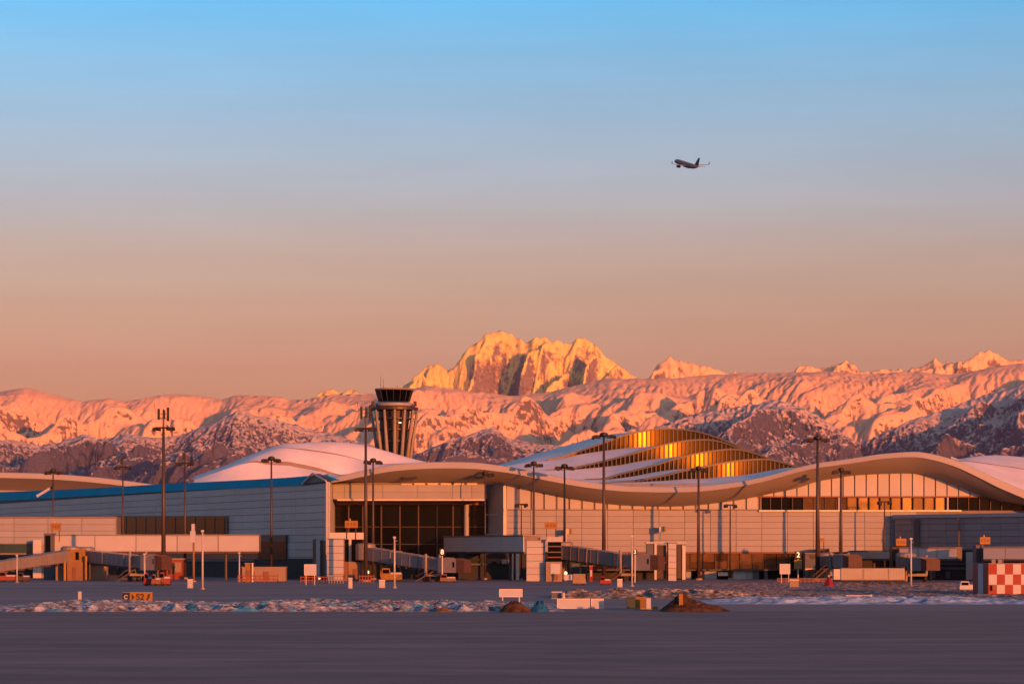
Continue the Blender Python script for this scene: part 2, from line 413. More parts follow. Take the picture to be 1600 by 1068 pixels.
# -- dark foothills
D3 = 34000.0
FOOT = [(-600, 700), (-120, 690), (-40, 686), (15, 684), (60, 694), (95, 686), (130, 676), (160, 684), (200, 674), (235, 680), (270, 680), (320, 662), (370, 640), (420, 650), (470, 664), (520, 676), (580, 692), (640, 712), (690, 692), (735, 676), (770, 664),
        (800, 684), (850, 692), (900, 700), (960, 694), (1020, 668), (1060, 652), (1110, 640), (1160, 632), (1210, 622), (1260, 634), (1310, 668), (1340, 690), (1380, 672), (1420, 654), (1470, 640), (1520, 622), (1570, 604), (1600, 596), (1700, 590), (2100, 600)]
xs = np.arange(-8600, 8601, 16.5); ys = np.concatenate([np.arange(25500, 34500, 26.0), np.arange(34500, 37500, 90.0)])
Xg, Yg = np.meshgrid(xs, ys)
cx, cz = crest(FOOT, D3)
Hc = np.interp(Xg, cx, cz)
yc = D3 + 500 * perlin(Xg / 1500, Xg * 0 + 0.1, 6)
d = yc - Yg; df = np.clip(d, 0, None); db = np.clip(-d, 0, None)
wx = Xg + 240 * fbm(Xg / 1100, Yg / 1100, 3, 81); wy = Yg + 240 * fbm(Xg / 1100, Yg / 1100, 3, 91)
u = 0.84 * wx - 0.54 * wy; v = 0.54 * wx + 0.84 * wy
big = ridged(u / 1700, v / 3600, 3, 23, 0.5); sp2 = swiss(u / 620, v / 1000, 7, 25, 0.62, 0.25)
amp = sstep(0, 1100, df)
H3 = Hc * np.exp(-df / 11000.0) - 0.035 * df - db * 0.5 + amp * ((big - 0.66) * 640 + (sp2 - 0.74) * 230) + (30 - 10 * amp) * (ridged(wx / 190 - wy / 420, wy / 300, 4, 95) - 0.6)
H3 = H3 * sstep(25200, 29000, Yg) - 5
H3 = eroded(H3, ys, 16.5, 0.042, 28, int(np.sum(ys < 34300)), 3, jit=12.0, kd=0.004)
m_foot = mountain_mat('foothill', (0.60, 0.52, 0.50), (0.075, 0.080, 0.140), 0.68, 0.90, 0.0200, 1.5, 500, 2100, 0.26, bump=(0.0120, 130))  # shade over the hills is put into the dark bluish rock colour
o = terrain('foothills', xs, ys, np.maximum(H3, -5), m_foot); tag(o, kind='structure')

# ------------------------------------------------------------------ haze
hz = bpy.data.materials.new('haze'); hz.use_nodes = True
t = hz.node_tree
for n in list(t.nodes):
    if n.type == 'BSDF_PRINCIPLED': t.nodes.remove(n)
pv = t.nodes.new('ShaderNodeVolumePrincipled')
pv.inputs['Color'].default_value = (0.50, 0.58, 0.95, 1); pv.inputs['Density'].default_value = 4.2e-6
t.links.new(pv.outputs[0], [n for n in t.nodes if n.type == 'OUTPUT_MATERIAL'][0].inputs['Volume'])
if USE_HAZE:
    o = MB().box(-15000, 15000, -1500, 63000, -6, 4800).build('haze', hz); tag(o, kind='stuff')
# ------------------------------------------------------------------ ground
g = MB(); g.add([(-14500, -1400, 0), (14500, -1400, 0), (14500, 62500, 0), (-14500, 62500, 0)], [(0, 1, 2, 3)])
def pavement(name, c, c2, streak, fine, rough=0.85):
    m = bpy.data.materials.new(name); m.use_nodes = True
    t = m.node_tree; b = t.nodes['Principled BSDF']; b.inputs['Roughness'].default_value = rough; b.inputs['Specular IOR Level'].default_value = 0.3
    tc = t.nodes.new('ShaderNodeTexCoord')
    def nz(sc, det, st):
        mp = t.nodes.new('ShaderNodeMapping'); mp.inputs['Scale'].default_value = st; t.links.new(tc.outputs['Object'], mp.inputs[0])
        n = t.nodes.new('ShaderNodeTexNoise'); n.inputs['Scale'].default_value = sc; n.inputs['Detail'].default_value = det; n.inputs['Roughness'].default_value = 0.65
        t.links.new(mp.outputs[0], n.inputs['Vector']); return n
    n1 = nz(streak, 6, (0.40, 1.0, 1.0)); n2 = nz(fine, 4, (1, 1, 1)); n3 = nz(streak * 0.25, 3, (0.5, 1, 1))
    r = t.nodes.new('ShaderNodeMapRange'); r.inputs[1].default_value = 0.42; r.inputs[2].default_value = 0.58
    t.links.new(n1.outputs[0], r.inputs[0])
    mx = t.nodes.new('ShaderNodeMix'); mx.data_type = 'RGBA'; mx.inputs[6].default_value = (*c, 1); mx.inputs[7].default_value = (*c2, 1); t.links.new(r.outputs[0], mx.inputs[0])
    a = t.nodes.new('ShaderNodeMath'); a.operation = 'MULTIPLY_ADD'; a.inputs[1].default_value = 0.55; a.inputs[2].default_value = 0.72; t.links.new(n2.outputs[0], a.inputs[0])
    a3 = t.nodes.new('ShaderNodeMath'); a3.operation = 'MULTIPLY_ADD'; a3.inputs[1].default_value = 0.8; a3.inputs[2].default_value = 0.6; t.links.new(n3.outputs[0], a3.inputs[0])
    am = t.nodes.new('ShaderNodeMath'); am.operation = 'MULTIPLY'; t.links.new(a.outputs[0], am.inputs[0]); t.links.new(a3.outputs[0], am.inputs[1])
    v = t.nodes.new('ShaderNodeVectorMath'); v.operation = 'SCALE'; t.links.new(mx.outputs[2], v.inputs[0]); t.links.new(am.outputs[0], v.inputs['Scale'])
    t.links.new(v.outputs[0], b.inputs['Base Color'])
    rr = t.nodes.new('ShaderNodeMapRange'); rr.inputs[3].default_value = rough - 0.25; rr.inputs[4].default_value = min(1, rough + 0.1); t.links.new(n1.outputs[0], rr.inputs[0]); t.links.new(rr.outputs[0], b.inputs['Roughness'])
    return m
m_apron = pavement('apron_concrete', (0.125, 0.13, 0.165), (0.175, 0.175, 0.215), 0.05, 1.2)
m_taxi = pavement('taxiway_asphalt', (0.098, 0.098, 0.124), (0.160, 0.148, 0.178), 0.17, 3.0)
o = g.build('ground', m_apron); tag(o, kind='structure')
g = MB(); g.add([(-400, -200, 0.004), (400, -200, 0.004), (400, 288, 0.004), (-400, 288, 0.004)], [(0, 1, 2, 3)])
o = g.build('taxiway', m_taxi); tag(o, kind='structure')
# two faint worn centre markings and seams on the taxiway
g = MB()
for y in (150, 168, 189, 214, 243, 270):
    g.add([(-400, y, 0.008), (400, y, 0.008), (400, y + 0.35, 0.008), (-400, y + 0.35, 0.008)], [(0, 1, 2, 3)])
o = g.build('taxiway_seams', mat('seam_sealant', (0.06, 0.055, 0.062), 0.6, var=0.5, scale=0.08)); tag(o, kind='structure')
# ------------------------------------------------------------------ materials of the airport
M = {}
M['clad'] = mat('warm_cladding', (0.245, 0.28, 0.36), 0.55, var=0.07, scale=0.25, rnd=0.06)
M['clad_back'] = mat('cladding_joint', (0.17, 0.17, 0.19), 0.8)
M['clad_light'] = mat('pale_cladding', (0.35, 0.38, 0.46), 0.5, var=0.06, scale=0.3, rnd=0.05)
M['siding'] = mat('grey_siding', (0.44, 0.46, 0.49), 0.5, var=0.08, scale=0.2, rnd=0.08, stretch=(1, 1, 3))
M['siding_shade'] = mat('shaded_pier_siding', (0.26, 0.26, 0.31), 0.5, var=0.1, scale=0.2, rnd=0.08, stretch=(1, 1, 3))  # darker copy of the siding, the pier's shade put into its colour
M['siding_back'] = mat('siding_joint', (0.16, 0.15, 0.145), 0.8)
M['fascia'] = mat('roof_fascia', (0.32, 0.33, 0.36), 0.5, var=0.05, scale=0.1)
M['soffit'] = mat('soffit', (0.27, 0.26, 0.26), 0.6, var=0.08, scale=0.12)
M['snow'] = mat('roof_snow', (0.84, 0.82, 0.90), 0.8, var=0.16, scale=0.13, bump=0.3, bscale=0.5)
M['membrane'] = mat('roof_membrane', (0.20, 0.18, 0.19), 0.7, var=0.2, scale=0.3)
M['blue'] = mat('blue_roof_edge', (0.0, 0.29, 0.50), 0.75, spec=0.08, var=0.15, scale=0.15)
M['glass'] = mat('dark_glass', (0.003, 0.005, 0.009), 0.10, var=0.3, scale=0.2, rnd=0.4, spec=0.12)
M['teal_glass'] = mat('teal_glass', (0.02, 0.05, 0.06), 0.15, var=0.3, scale=0.2, rnd=0.3)
M['gold_glass'] = mat('gold_reflection_glass', (0.12, 0.085, 0.04), 0.2, metal=0.85, var=0.25, scale=0.4, rnd=0.35)  # metallic gold tint puts the sunset reflection into the pane colour
M['sky_glass'] = mat('skylight_glass', (0.009, 0.006, 0.005), 0.15, var=0.3, scale=0.4, rnd=0.3, ior=1.58)
M['sky_glass'].node_tree.nodes['Principled BSDF'].inputs['Specular Tint'].default_value = (1.0, 0.62, 0.05, 1)  # yellow of the sun glints is put into the specular tint
M['bronze_glass'] = mat('bronze_tint_glass', (0.10, 0.065, 0.035), 0.14, metal=0.8, var=0.3, scale=0.4, rnd=0.5)  # bronze tint carries the warm reflection of the ground storey panes
M['frame'] = mat('dark_frame', (0.035, 0.025, 0.025), 0.5)
M['mullion'] = mat('brown_mullion', (0.05, 0.03, 0.028), 0.5)
M['fin'] = mat('skylight_fin', (0.060, 0.058, 0.06), 0.5, rnd=0.2)
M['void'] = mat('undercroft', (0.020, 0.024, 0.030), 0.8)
M['lintel'] = mat('red_brown_lintel', (0.16, 0.075, 0.055), 0.6)
M['coping'] = mat('pale_coping', (0.62, 0.56, 0.50), 0.5)
M['bridge'] = mat('jet_bridge_grey', (0.175, 0.175, 0.20), 0.5, var=0.12, scale=0.5)
M['bridge_dark'] = mat('jet_bridge_steel', (0.06, 0.045, 0.045), 0.6)
M['orange_base'] = mat('rotunda_orange_lit', (0.20, 0.12, 0.07), 0.6, var=0.2, scale=0.8)  # orange sunlight on the gate base and columns is put into the colour
M['canopy'] = mat('cab_canopy_red', (0.060, 0.034, 0.034), 0.7, var=0.3, scale=2)
M['rubber'] = mat('rubber', (0.02, 0.02, 0.02), 0.8)
M['mast'] = mat('mast_steel', (0.045, 0.035, 0.036), 0.5, var=0.2, scale=0.8)
M['lamp'] = mat('floodlight_housing', (0.012, 0.010, 0.012), 0.6)
M['white'] = mat('white_paint', (0.36, 0.41, 0.52), 0.5, var=0.06, scale=1.0)
M['whitepole'] = mat('white_pole', (0.40, 0.42, 0.46), 0.5, var=0.1, scale=1.0)
M['concrete'] = mat('tower_concrete', (0.24, 0.225, 0.20), 0.7, var=0.1, scale=0.4)
M['yellow'] = mat('sign_yellow', (0.25, 0.13, 0.012), 0.5, var=0.12, scale=2)
M['ochre'] = mat('plant_ochre', (0.22, 0.12, 0.02), 0.6, var=0.25, scale=1.5)
M['black'] = mat('black_paint', (0.012, 0.011, 0.011), 0.5)
M['red'] = mat('red_paint', (0.21, 0.001, 0.003), 0.5, var=0.15, scale=1.2)
M['redor'] = mat('vehicle_orange_red', (0.20, 0.04, 0.018), 0.45, var=0.25, scale=1.5)
M['tan'] = mat('tan_box', (0.22, 0.17, 0.14), 0.6, var=0.15, scale=1.0)
M['container'] = mat('container_paint', (0.28, 0.29, 0.30), 0.55, var=0.1, scale=0.5)
M['blue_lump'] = mat('lump_blue', (0.006, 0.095, 0.26), 0.6, var=0.4, scale=0.7)
M['green'] = mat('dark_green_cabinet', (0.012, 0.04, 0.035), 0.5)
M['olive'] = mat('olive_crate', (0.16, 0.10, 0.02), 0.7, var=0.2, scale=1)
M['slate'] = mat('slate_blue_paint', (0.07, 0.09, 0.13), 0.6, var=0.15, scale=1)
M['lit'] = mat('lit_lamp', (0.8, 0.7, 0.5), 0.5, emit=(1.0, 0.72, 0.35), estr=1.6)
M['litfig'] = mat('lit_figure', (0.8, 0.8, 0.6), 0.5, emit=(1.0, 0.85, 0.55), estr=0.7)

def panel_mesh(name, w, t, h, m, bev=0.02):
    """a cladding panel: front face slightly bevelled, lower left corner at the origin, facing -y"""
    b = min(bev, w * 0.2, h * 0.2)
    V = [(0, 0, 0), (w, 0, 0), (w, 0, h), (0, 0, h), (b, -t, b), (w - b, -t, b), (w - b, -t, h - b), (b, -t, h - b)]
    me = bpy.data.meshes.new(name)
    me.from_pydata(V, [], [(4, 5, 6, 7), (0, 1, 5, 4), (1, 2, 6, 5), (2, 3, 7, 6), (3, 0, 4, 7), (0, 3, 2, 1)])
    me.materials.append(m)
    return me
def put(name, me, parent, wpos, rz=0.0):
    o = bpy.data.objects.new(name, me); COL.objects.link(o); o.parent = parent
    o.location = Vector(wpos) - wloc(parent); o.rotation_euler = (0, 0, rz)
    return o
rnd = random.Random(3)

# ------------------------------------------------------------------ main terminal
FY = 612.0            # facade plane
term = thing('airport_terminal', 'long airport terminal with wave shaped snowy roof and salmon lit cladding', 'terminal', (0, FY, 0))
TOP = [(505, 750.5), (512, 749), (538, 742), (570, 734.5), (608, 727), (645, 723.5), (677, 722), (712, 721.8), (746, 723), (772, 726), (800, 730), (844, 739), (907, 751), (971, 758.5), (1010, 760), (1044, 760.5), (1098, 759), (1162, 751), (1200, 743), (1244, 731), (1275, 724), (1310, 719), (1339, 715), (1370, 710), (1403, 707), (1435, 706), (1466, 711.5), (1498, 721), (1530, 735), (1562, 750), (1600, 766), (1650, 786), (1720, 800)]
def FBOT(x): return sitp(TOP, x) + np.interp(x, [505, 540, 600, 760, 1100, 1250, 1400, 1470, 1560, 1600], [5, 8.5, 9.5, 9.5, 8, 7, 7.5, 9, 12, 12])
LOW = [(505, 756), (538, 752), (575, 752.5), (608, 753), (677, 753), (746, 754.5), (788, 757), (844, 769), (907, 782), (971, 789.5), (1044, 791.5), (1098, 788.5), (1162, 780), (1200, 772), (1244, 763), (1275, 753), (1310, 746.5), (1339, 742.5), (1403, 740), (1435, 741), (1466, 748), (1498, 760), (1530, 773), (1562, 783), (1600, 789), (1720, 806)]
def SLOW(x): return max(sitp(LOW, x), FBOT(x) + 1.0)
xs_ = list(np.arange(506, 1721, 6.0))
e = MB(); e.loft([[pt(x, sitp(TOP, x) - 0.6, 607.5) for x in xs_], [pt(x, sitp(TOP, x), 605.2) for x in xs_], [pt(x, FBOT(x), 604.6) for x in xs_], [pt(x, FBOT(x) + 0.6, 605.2) for x in xs_]])
e.build('roof_fascia', M['fascia'], term, smooth=False)
e = MB(); e.loft([[pt(x, FBOT(x) + 0.4, 604.9) for x in xs_], [pt(x, SLOW(x) * 0.65 + FBOT(x) * 0.35, 607.8) for x in xs_], [pt(x, SLOW(x), FY + 0.4) for x in xs_]])
e.build('soffit', M['soffit'], term, smooth=True)

# cladding wall, x 788..1400, below y 797, with a backing wall behind the joints
XL, XR = X(788, FY), X(1402, FY)
w = MB()
w.box(XL, X(1760, FY), FY + 0.35, FY + 1.0, Z(862, FY), Z(797, FY) + 0.0)
w.box(XL, X(1190, FY), FY + 0.35, FY + 1.0, Z(797, FY), Z(757, FY) + 0.3)
w.build('wall', M['clad_back'], term)
ph = (Z(797, FY) - Z(862, FY)) / 7; pw = 40.2 / F * FY
me = panel_mesh('wall_panel', pw - 0.06, 0.12, ph - 0.055, M['clad'])
for i in range(16):
    for j in range(7):
        x0 = XL + 0.1 + i * pw
        put('wall_panel', me, term, (x0, FY + 0.33 + rnd.uniform(-0.03, 0.03), Z(862, FY) + j * ph + 0.05))
# vertical pale panels under the soffit, left run
cx_ = 792.0
while cx_ < 1186:
    a, b = cx_, cx_ + 16.6
    q = MB(); zb = Z(797.0, FY) + 0.25; zl = Z(SLOW(a), FY) + 0.35; zr = Z(SLOW(b), FY) + 0.35
    if min(zl, zr) > zb + 0.3:
        q.prism([(X(a, FY), FY + 0.34, zb), (X(b, FY), FY + 0.34, zb), (X(b, FY), FY + 0.34, zr), (X(a, FY), FY + 0.34, zl)], (0, -0.28, 0))
        q.build('clerestory_panel', M['clad_light'], term)
    cx_ += 19.75
# pale corner post at the return wall
q = MB(); q.box(X(786.5, FY), X(791, FY), FY - 0.15, FY + 0.4, Z(866, FY), Z(758.5, FY)); q.build('corner_post', M['coping'], term)
# right arch: pale vertical panels, window band
w = MB()
ra = [x for x in np.arange(1186, 1562, 6.0)]
w.prism([(X(1186, FY), FY + 0.5, Z(776, FY)), (X(1562, FY), FY + 0.5, Z(776, FY))] + [(X(x, FY), FY + 0.5, Z(SLOW(x), FY) + 0.5) for x in reversed(ra)], (0, 0.5, 0))
w.build('arch_wall', M['clad_back'], term)
cx_ = 1192.0
while cx_ < 1536:
    a, b = cx_, cx_ + 16.2
    zb = Z(774.6, FY); zl = Z(SLOW(a), FY) + 0.4; zr = Z(SLOW(b), FY) + 0.4
    if max(zl, zr) > zb + 0.2:
        zl = max(zl, zb + 0.02); zr = max(zr, zb + 0.02)
        q = MB(); q.prism([(X(a, FY), FY + 0.49, zb), (X(b, FY), FY + 0.49, zb), (X(b, FY), FY + 0.49, zr), (X(a, FY), FY + 0.49, zl)], (0, -0.34, 0))
        q.build('arch_panel', M['clad_light'], term)
    cx_ += 18.05
q = MB(); q.box(X(1183, FY), X(1610, FY), FY + 1.6, FY + 2.0, Z(797, FY), Z(775, FY)); q.build('window_recess', M['void'], term)
q = MB(); q.box(X(1183, FY), X(1610, FY), FY - 0.1, FY + 0.6, Z(776.6, FY), Z(774.9, FY)); q.build('window_head', M['lintel'], term)
q = MB(); q.box(X(1186, FY), X(1502, FY), FY - 0.35, FY + 0.6, Z(799, FY), Z(796.3, FY)); q.build('window_sill', M['coping'], term)
wv = MB()
cx_ = 1188.0; k = 0
while cx_ < 1600:
    gold = 1312 < cx_ < 1478  # panes tinted and turned to carry the gold sunset reflection
    wd = 15.5
    q = MB()
    yaw = (0.10 if gold else 0.0) + rnd.uniform(-0.02, 0.02)
    c = Vector((X(cx_ + wd / 2, FY), FY + 0.9, (Z(796.5, FY) + Z(776.7, FY)) / 2))
    q.cbox(c, (wd / F * FY, 0.06, Z(777, FY) - Z(796.5, FY)), yaw)
    q.build('window_pane', M['gold_glass'] if gold else (M['bronze_glass'] if 1240 < cx_ < 1312 else M['glass']), term)
    wv.box(X(cx_ - 1.6, FY), X(cx_ - 0.4, FY), FY + 0.35, FY + 1.2, Z(796.5, FY), Z(776.7, FY))
    cx_ += 17.2; k += 1
wv.build('window_mullions', M['mullion'], term)['kind'] = 'stuff'
for a in (1311, 1481):
    q = MB(); q.box(X(a - 1.2, FY), X(a + 1.2, FY), FY + 0.0, FY + 0.34, Z(796.3, FY), Z(776.7, FY)); q.build('window_post', M['clad_light'], term)

# ground storey: glazing with bronze reflections put into its tint, canopy, doors
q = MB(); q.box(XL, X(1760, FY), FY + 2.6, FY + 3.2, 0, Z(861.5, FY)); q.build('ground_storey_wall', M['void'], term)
q = MB(); q.box(X(905, FY), X(1300, FY), FY - 0.1, FY + 0.3, Z(864, FY), Z(861.6, FY)); q.build('sill_beam', M['lintel'], term)
cx_ = 905.0
wv = MB()
while cx_ < 1262:
    for (ya, yb) in ((876.2, 864.2), (888.4, 877.0)):
        q = MB(); c = Vector((X(cx_ + 9.3, FY), FY + 0.55, (Z(ya, FY) + Z(yb, FY)) / 2))
        q.cbox(c, (18.2 / F * FY, 0.06, Z(yb, FY) - Z(ya, FY)), 0.06 + rnd.uniform(-0.02, 0.02))
        q.build('glazing_pane', M['bronze_glass'], term)
    wv.box(X(cx_ - 0.9, FY), X(cx_ + 0.0, FY), FY + 0.15, FY + 0.8, Z(888.4, FY), Z(864, FY))
    cx_ += 19.4
wv.box(X(905, FY), X(1262, FY), FY + 0.2, FY + 0.4, Z(877, FY), Z(876.2, FY))
wv.build('glazing_mullions', M['mullion'], term)
q = MB(); q.box(X(900, FY), X(1266, FY), FY - 1.2, FY + 1.5, Z(891.0, FY), Z(888.5, FY)); q.build('canopy', M['bridge_dark'], term)
for (a, b, m) in ((1090, 1101, 'lintel'), (1101, 1120, 'clad'), (1138.5, 1146, 'lintel'), (1146, 1164, 'clad_light'), (1164, 1176, 'clad'), (1176, 1186, 'slate'), (1194, 1200, 'slate'), (1072, 1080, 'clad'), (1122, 1137, 'coping')):
    q = MB()
    if (a, b) == (1122, 1137): q.box(X(a, FY), X(b, FY), FY - 0.2, FY + 0.5, Z(899, FY), Z(893, FY)); nm = 'shutter_head'
    else: q.box(X(a, FY), X(b, FY), FY + 0.1, FY + 0.8, 0.02, Z(891.2, FY)); nm = 'service_door'
    q.build(nm, M[m], term)

# glazed recess on the left, return wall, canopy with clerestory
RY = 621.0
ret0 = Vector((X(788, FY), FY, 0)); ret1 = Vector((X(760, 622.5), 622.5, 0))
q = MB(); q.prism([ret0, (ret0.x + 0.6, FY + 0.4, 0), (ret1.x + 0.6, 622.5, 0), ret1], (0, 0, Z(756, FY) + 0.2)); q.build('return_wall', M['siding'], term)
dv = (ret1 - ret0); ln = dv.length; ang = math.atan2(dv.y, dv.x)
for zz in (Z(803, FY), Z(834, FY)):
    q = MB(); q.beam(ret0 + Vector((-0.25, 2.0, zz)), ret1 + Vector((-0.25, -1, zz)), 0.35, 0.25); q.build('return_ledge', M['coping'], term)
GX0, GX1 = X(513, 600) + 0.15, ret1.x + 0.2
q = MB(); q.box(GX0, GX1, RY + 1.2, RY + 1.8, 0, Z(778, RY)); q.build('recess_back', M['void'], term)
cols = [519, 545, 567, 596, 625, 654, 683, 708, 729, 762]
wv = MB()
for a, b in zip(cols[:-1], cols[1:]):
    for (ya, yb) in ((822, 788.5), (849, 823.2), (880, 850.2)):
        q = MB(); c = Vector(((X(a, RY) + X(b, RY)) / 2, RY + rnd.uniform(0, 0.03), (Z(ya, RY) + Z(yb, RY)) / 2))
        q.cbox(c, ((b - a - 1.0) / F * RY, 0.05, Z(yb, RY) - Z(ya, RY)), rnd.uniform(-0.02, 0.02)); q.build('curtain_pane', M['glass'], term)
for a in cols[1:-1]:
    wv.box(X(a - 1.1, RY), X(a + 1.1, RY), RY - 0.35, RY + 0.3, 0, Z(788, RY))
for y in (822.6, 849.6):
    wv.box(X(519, RY), X(762, RY), RY - 0.1, RY + 0.1, Z(y + 0.5, RY), Z(y - 0.5, RY))
wv.build('curtain_mullions', M['mullion'], term)
q = MB(); q.tube((X(729, RY), RY - 1.0, 0), (X(729, RY), RY - 1.0, Z(788, RY)), 0.55, n=12); q.build('entrance_column', M['clad'], term)
q = MB(); q.box(X(520, RY), X(758, RY), RY - 0.6, RY + 1.0, Z(788.3, RY), Z(782.2, RY)); q.build('lintel', M['lintel'], term)
q = MB(); q.box(X(519.5, FY), X(757, FY), FY + 0.6, RY + 0.8, Z(779.6, FY), Z(750, FY)); q.build('canopy_block', M['clad_back'], term)
seams = [520, 538, 598, 652, 707, 737, 757]
for a, b in zip(seams[:-1], seams[1:]):
    for (ya, yb) in ((778.8, 768.2), (767.8, 757.0)):
        q = MB(); q.box(X(a + 0.25, FY), X(b - 0.25, FY), FY + 0.35, FY + 0.62, Z(ya, FY), Z(yb, FY)); q.build('canopy_panel', M['clad'], term)
q = MB(); q.box(X(527, FY), X(757.5, FY), FY - 0.4, RY, Z(781.6, FY), Z(779.4, FY)); q.build('canopy_ledge', M['coping'], term)
for k in range(6):
    a = 627 + k * 20.5
    q = MB(); q.box(X(a, FY), X(a + 16, FY), FY + 0.1, FY + 0.34, Z(757.0, FY), Z(754.4 if k else 755.2, FY)); q.build('clerestory_window', M['coping'], term)  # pale colour stands in for the light caught by these panes
fl = MB()
fl.beam(pt(624, 747, 608.2), pt(651, 747, 608.2), 0.2, 0.25)
for a in (627, 632, 637, 641, 646, 650): fl.cbox(pt(a, 746 + rnd.uniform(-2, 1.5), 607.7), (0.5, 0.5, 0.5))
fl.beam(pt(637, 747, 608.2), pt(637, 741, 609.4), 0.15, 0.15)
fl.build('floodlight_bracket', M['lamp'], term)

# ------------------------------------------------------------------ snowy roof
def sheet(name, rows, m, smooth=True, parent=term):
    return MB().loft(rows).build(name, m, parent, smooth=smooth)
# left dome in three overlapping sheets
D_SIL = [(290, 751), (300, 748), (332, 737), (352, 730), (372, 720), (402, 708), (423, 701.5), (449, 695), (481, 691), (512, 690), (544, 691.5), (576, 697), (608, 705.5), (640, 715), (670, 722), (700, 727), (740, 736)]
D_SEAM = [(300, 750), (372, 724), (400, 712), (436, 700), (465, 701.5), (491, 705), (530, 711), (566, 719), (600, 726), (640, 729), (700, 731), (740, 738)]
D_SHAD = [(300, 751), (372, 726.5), (395, 722), (420, 725.5), (450, 727), (466, 730), (500, 736), (527, 742), (560, 741), (600, 735), (640, 732), (700, 733), (740, 740)]
D_FRT = [(290, 757), (320, 756), (400, 753), (470, 748), (495, 748), (512, 752), (540, 745), (570, 738), (608, 731), (645, 728), (677, 728), (712, 729), (740, 737)]
D_FRT = [(x, y if x < 505 else sitp(TOP, x) - 0.4) for x, y in D_FRT]
def dr(x, a, b): return 700.0 + a
xd = list(np.arange(303, 741, 7.0))
def cl(f, x, lo): return f
r0 = [pt(x, sitp(D_FRT, x), 700.0) for x in xd if x < 516]
r0e = [pt(x, sitp(D_FRT, x), 607.5) for x in xd if x > 509]
r1 = [pt(x, min(sitp(D_SHAD, x), sitp(D_FRT, x)), dr(x, 9, 36)) for x in xd]
sheet('roof_snow', [r0, r1[:len(r0)]], M['snow'])
sheet('roof_snow', [r0e, r1[-len(r0e):]], M['snow'])
r1b = [p + Vector((0, 0.3, 0.0 + 1.0 * math.sin(math.pi * np.clip((x - 376) / 170, 0, 1)))) for p, x in zip(r1, xd)]
sheet('roof_step', [[p + Vector((0, 0.02, -0.05)) for p in r1], r1b], M['membrane'], False)
r2 = [pt(x, min(sitp(D_SEAM, x), sitp(D_SHAD, x)), dr(x, 19, 72)) for x in xd]
mid = [(a + b) / 2 + Vector((0, 0, 0.5)) for a, b in zip(r1b, r2)]
sheet('roof_snow', [r1b, mid, r2], M['snow'])
r2b = [p + Vector((0, 0.3, 0.32 * math.sin(math.pi * np.clip((x - 420) / 160, 0, 1)))) for p, x in zip(r2, xd)]
sheet('roof_step', [[p + Vector((0, 0.02, -0.05)) for p in r2], r2b], M['membrane'], False)
r3 = [pt(x, min(sitp(D_SIL, x), sitp(D_SEAM, x)), dr(x, 30, 122)) for x in xd]
r4 = [pt(x, sitp(D_SIL, x) + 8, dr(x, 70, 160)) for x in xd]
mid = [(a + b) / 2 + Vector((0, 0, 0.6)) for a, b in zip(r2b, r3)]
sheet('roof_snow', [r2b, mid, r3, r4], M['snow'])

# right dome
R_SIL = [(1486, 726), (1500, 719.5), (1515, 714.5), (1530, 712), (1545, 711), (1565, 711), (1600, 714), (1650, 722), (1720, 740)]
R_SEAM = [(1486, 727), (1501, 720.5), (1530, 723), (1565, 728), (1600, 733), (1650, 741), (1720, 756)]
xr = list(np.arange(1486, 1721, 6.0))
r0 = [pt(x, sitp(TOP, x) - 0.3, 607.4) for x in xr]
r1 = [pt(x, min(sitp(R_SEAM, x), sitp(TOP, x) - 0.3), 645) for x in xr]
r1b = [p + Vector((0, 0.25, 0.22)) for p in r1]
r2 = [pt(x, min(sitp(R_SIL, x), sitp(TOP, x) - 1.0), 678) for x in xr]
r3 = [pt(x, sitp(R_SIL, x) + 12, 720) for x in xr]
sheet('roof_snow', [r0, r1], M['snow']); sheet('roof_step', [[p + Vector((0, 0.01, -0.03)) for p in r1], r1b], M['membrane'], False)
sheet('roof_snow', [r1b, [(a + b) / 2 + Vector((0, 0, 0.4)) for a, b in zip(r1b, r2)], r2, r3], M['snow'])
# low roof behind the right arch
xa = list(np.arange(1180, 1490, 8.0))
sheet('roof_back', [[pt(x, sitp(TOP, x) - 0.5, 607.4) for x in xa], [pt(x, sitp(TOP, x) + 5.5, 680) for x in xa]], M['snow'])

# centre: four crescent skylights stepped up the roof
def zz(pts): return [(760 + 0.325 * a, 650 + 0.325 * b) for a, b in pts]
UP = [zz([(-100, 262), (50, 246), (200, 222), (330, 203), (450, 165), (570, 124), (640, 98), (700, 81), (800, 63), (900, 60), (1000, 70), (1100, 98), (1200, 136), (1300, 180), (1400, 217), (1500, 240), (1560, 250)]),
      zz([(-100, 280), (100, 270), (250, 262), (400, 249), (500, 229), (600, 205), (700, 179), (800, 150), (900, 126), (1000, 113), (1100, 116), (1200, 146), (1300, 183), (1400, 219), (1500, 241), (1560, 251)]),
      zz([(-100, 296), (150, 294), (350, 302), (560, 299), (650, 274), (800, 236), (900, 206), (1000, 180), (1100, 164), (1200, 158), (1300, 180), (1400, 218), (1500, 242), (1560, 252)]),
      zz([(-100, 310), (200, 318), (450, 326), (700, 309), (850, 284), (950, 260), (1050, 240), (1150, 221), (1250, 209), (1350, 206), (1430, 222), (1500, 243), (1560, 253)])]
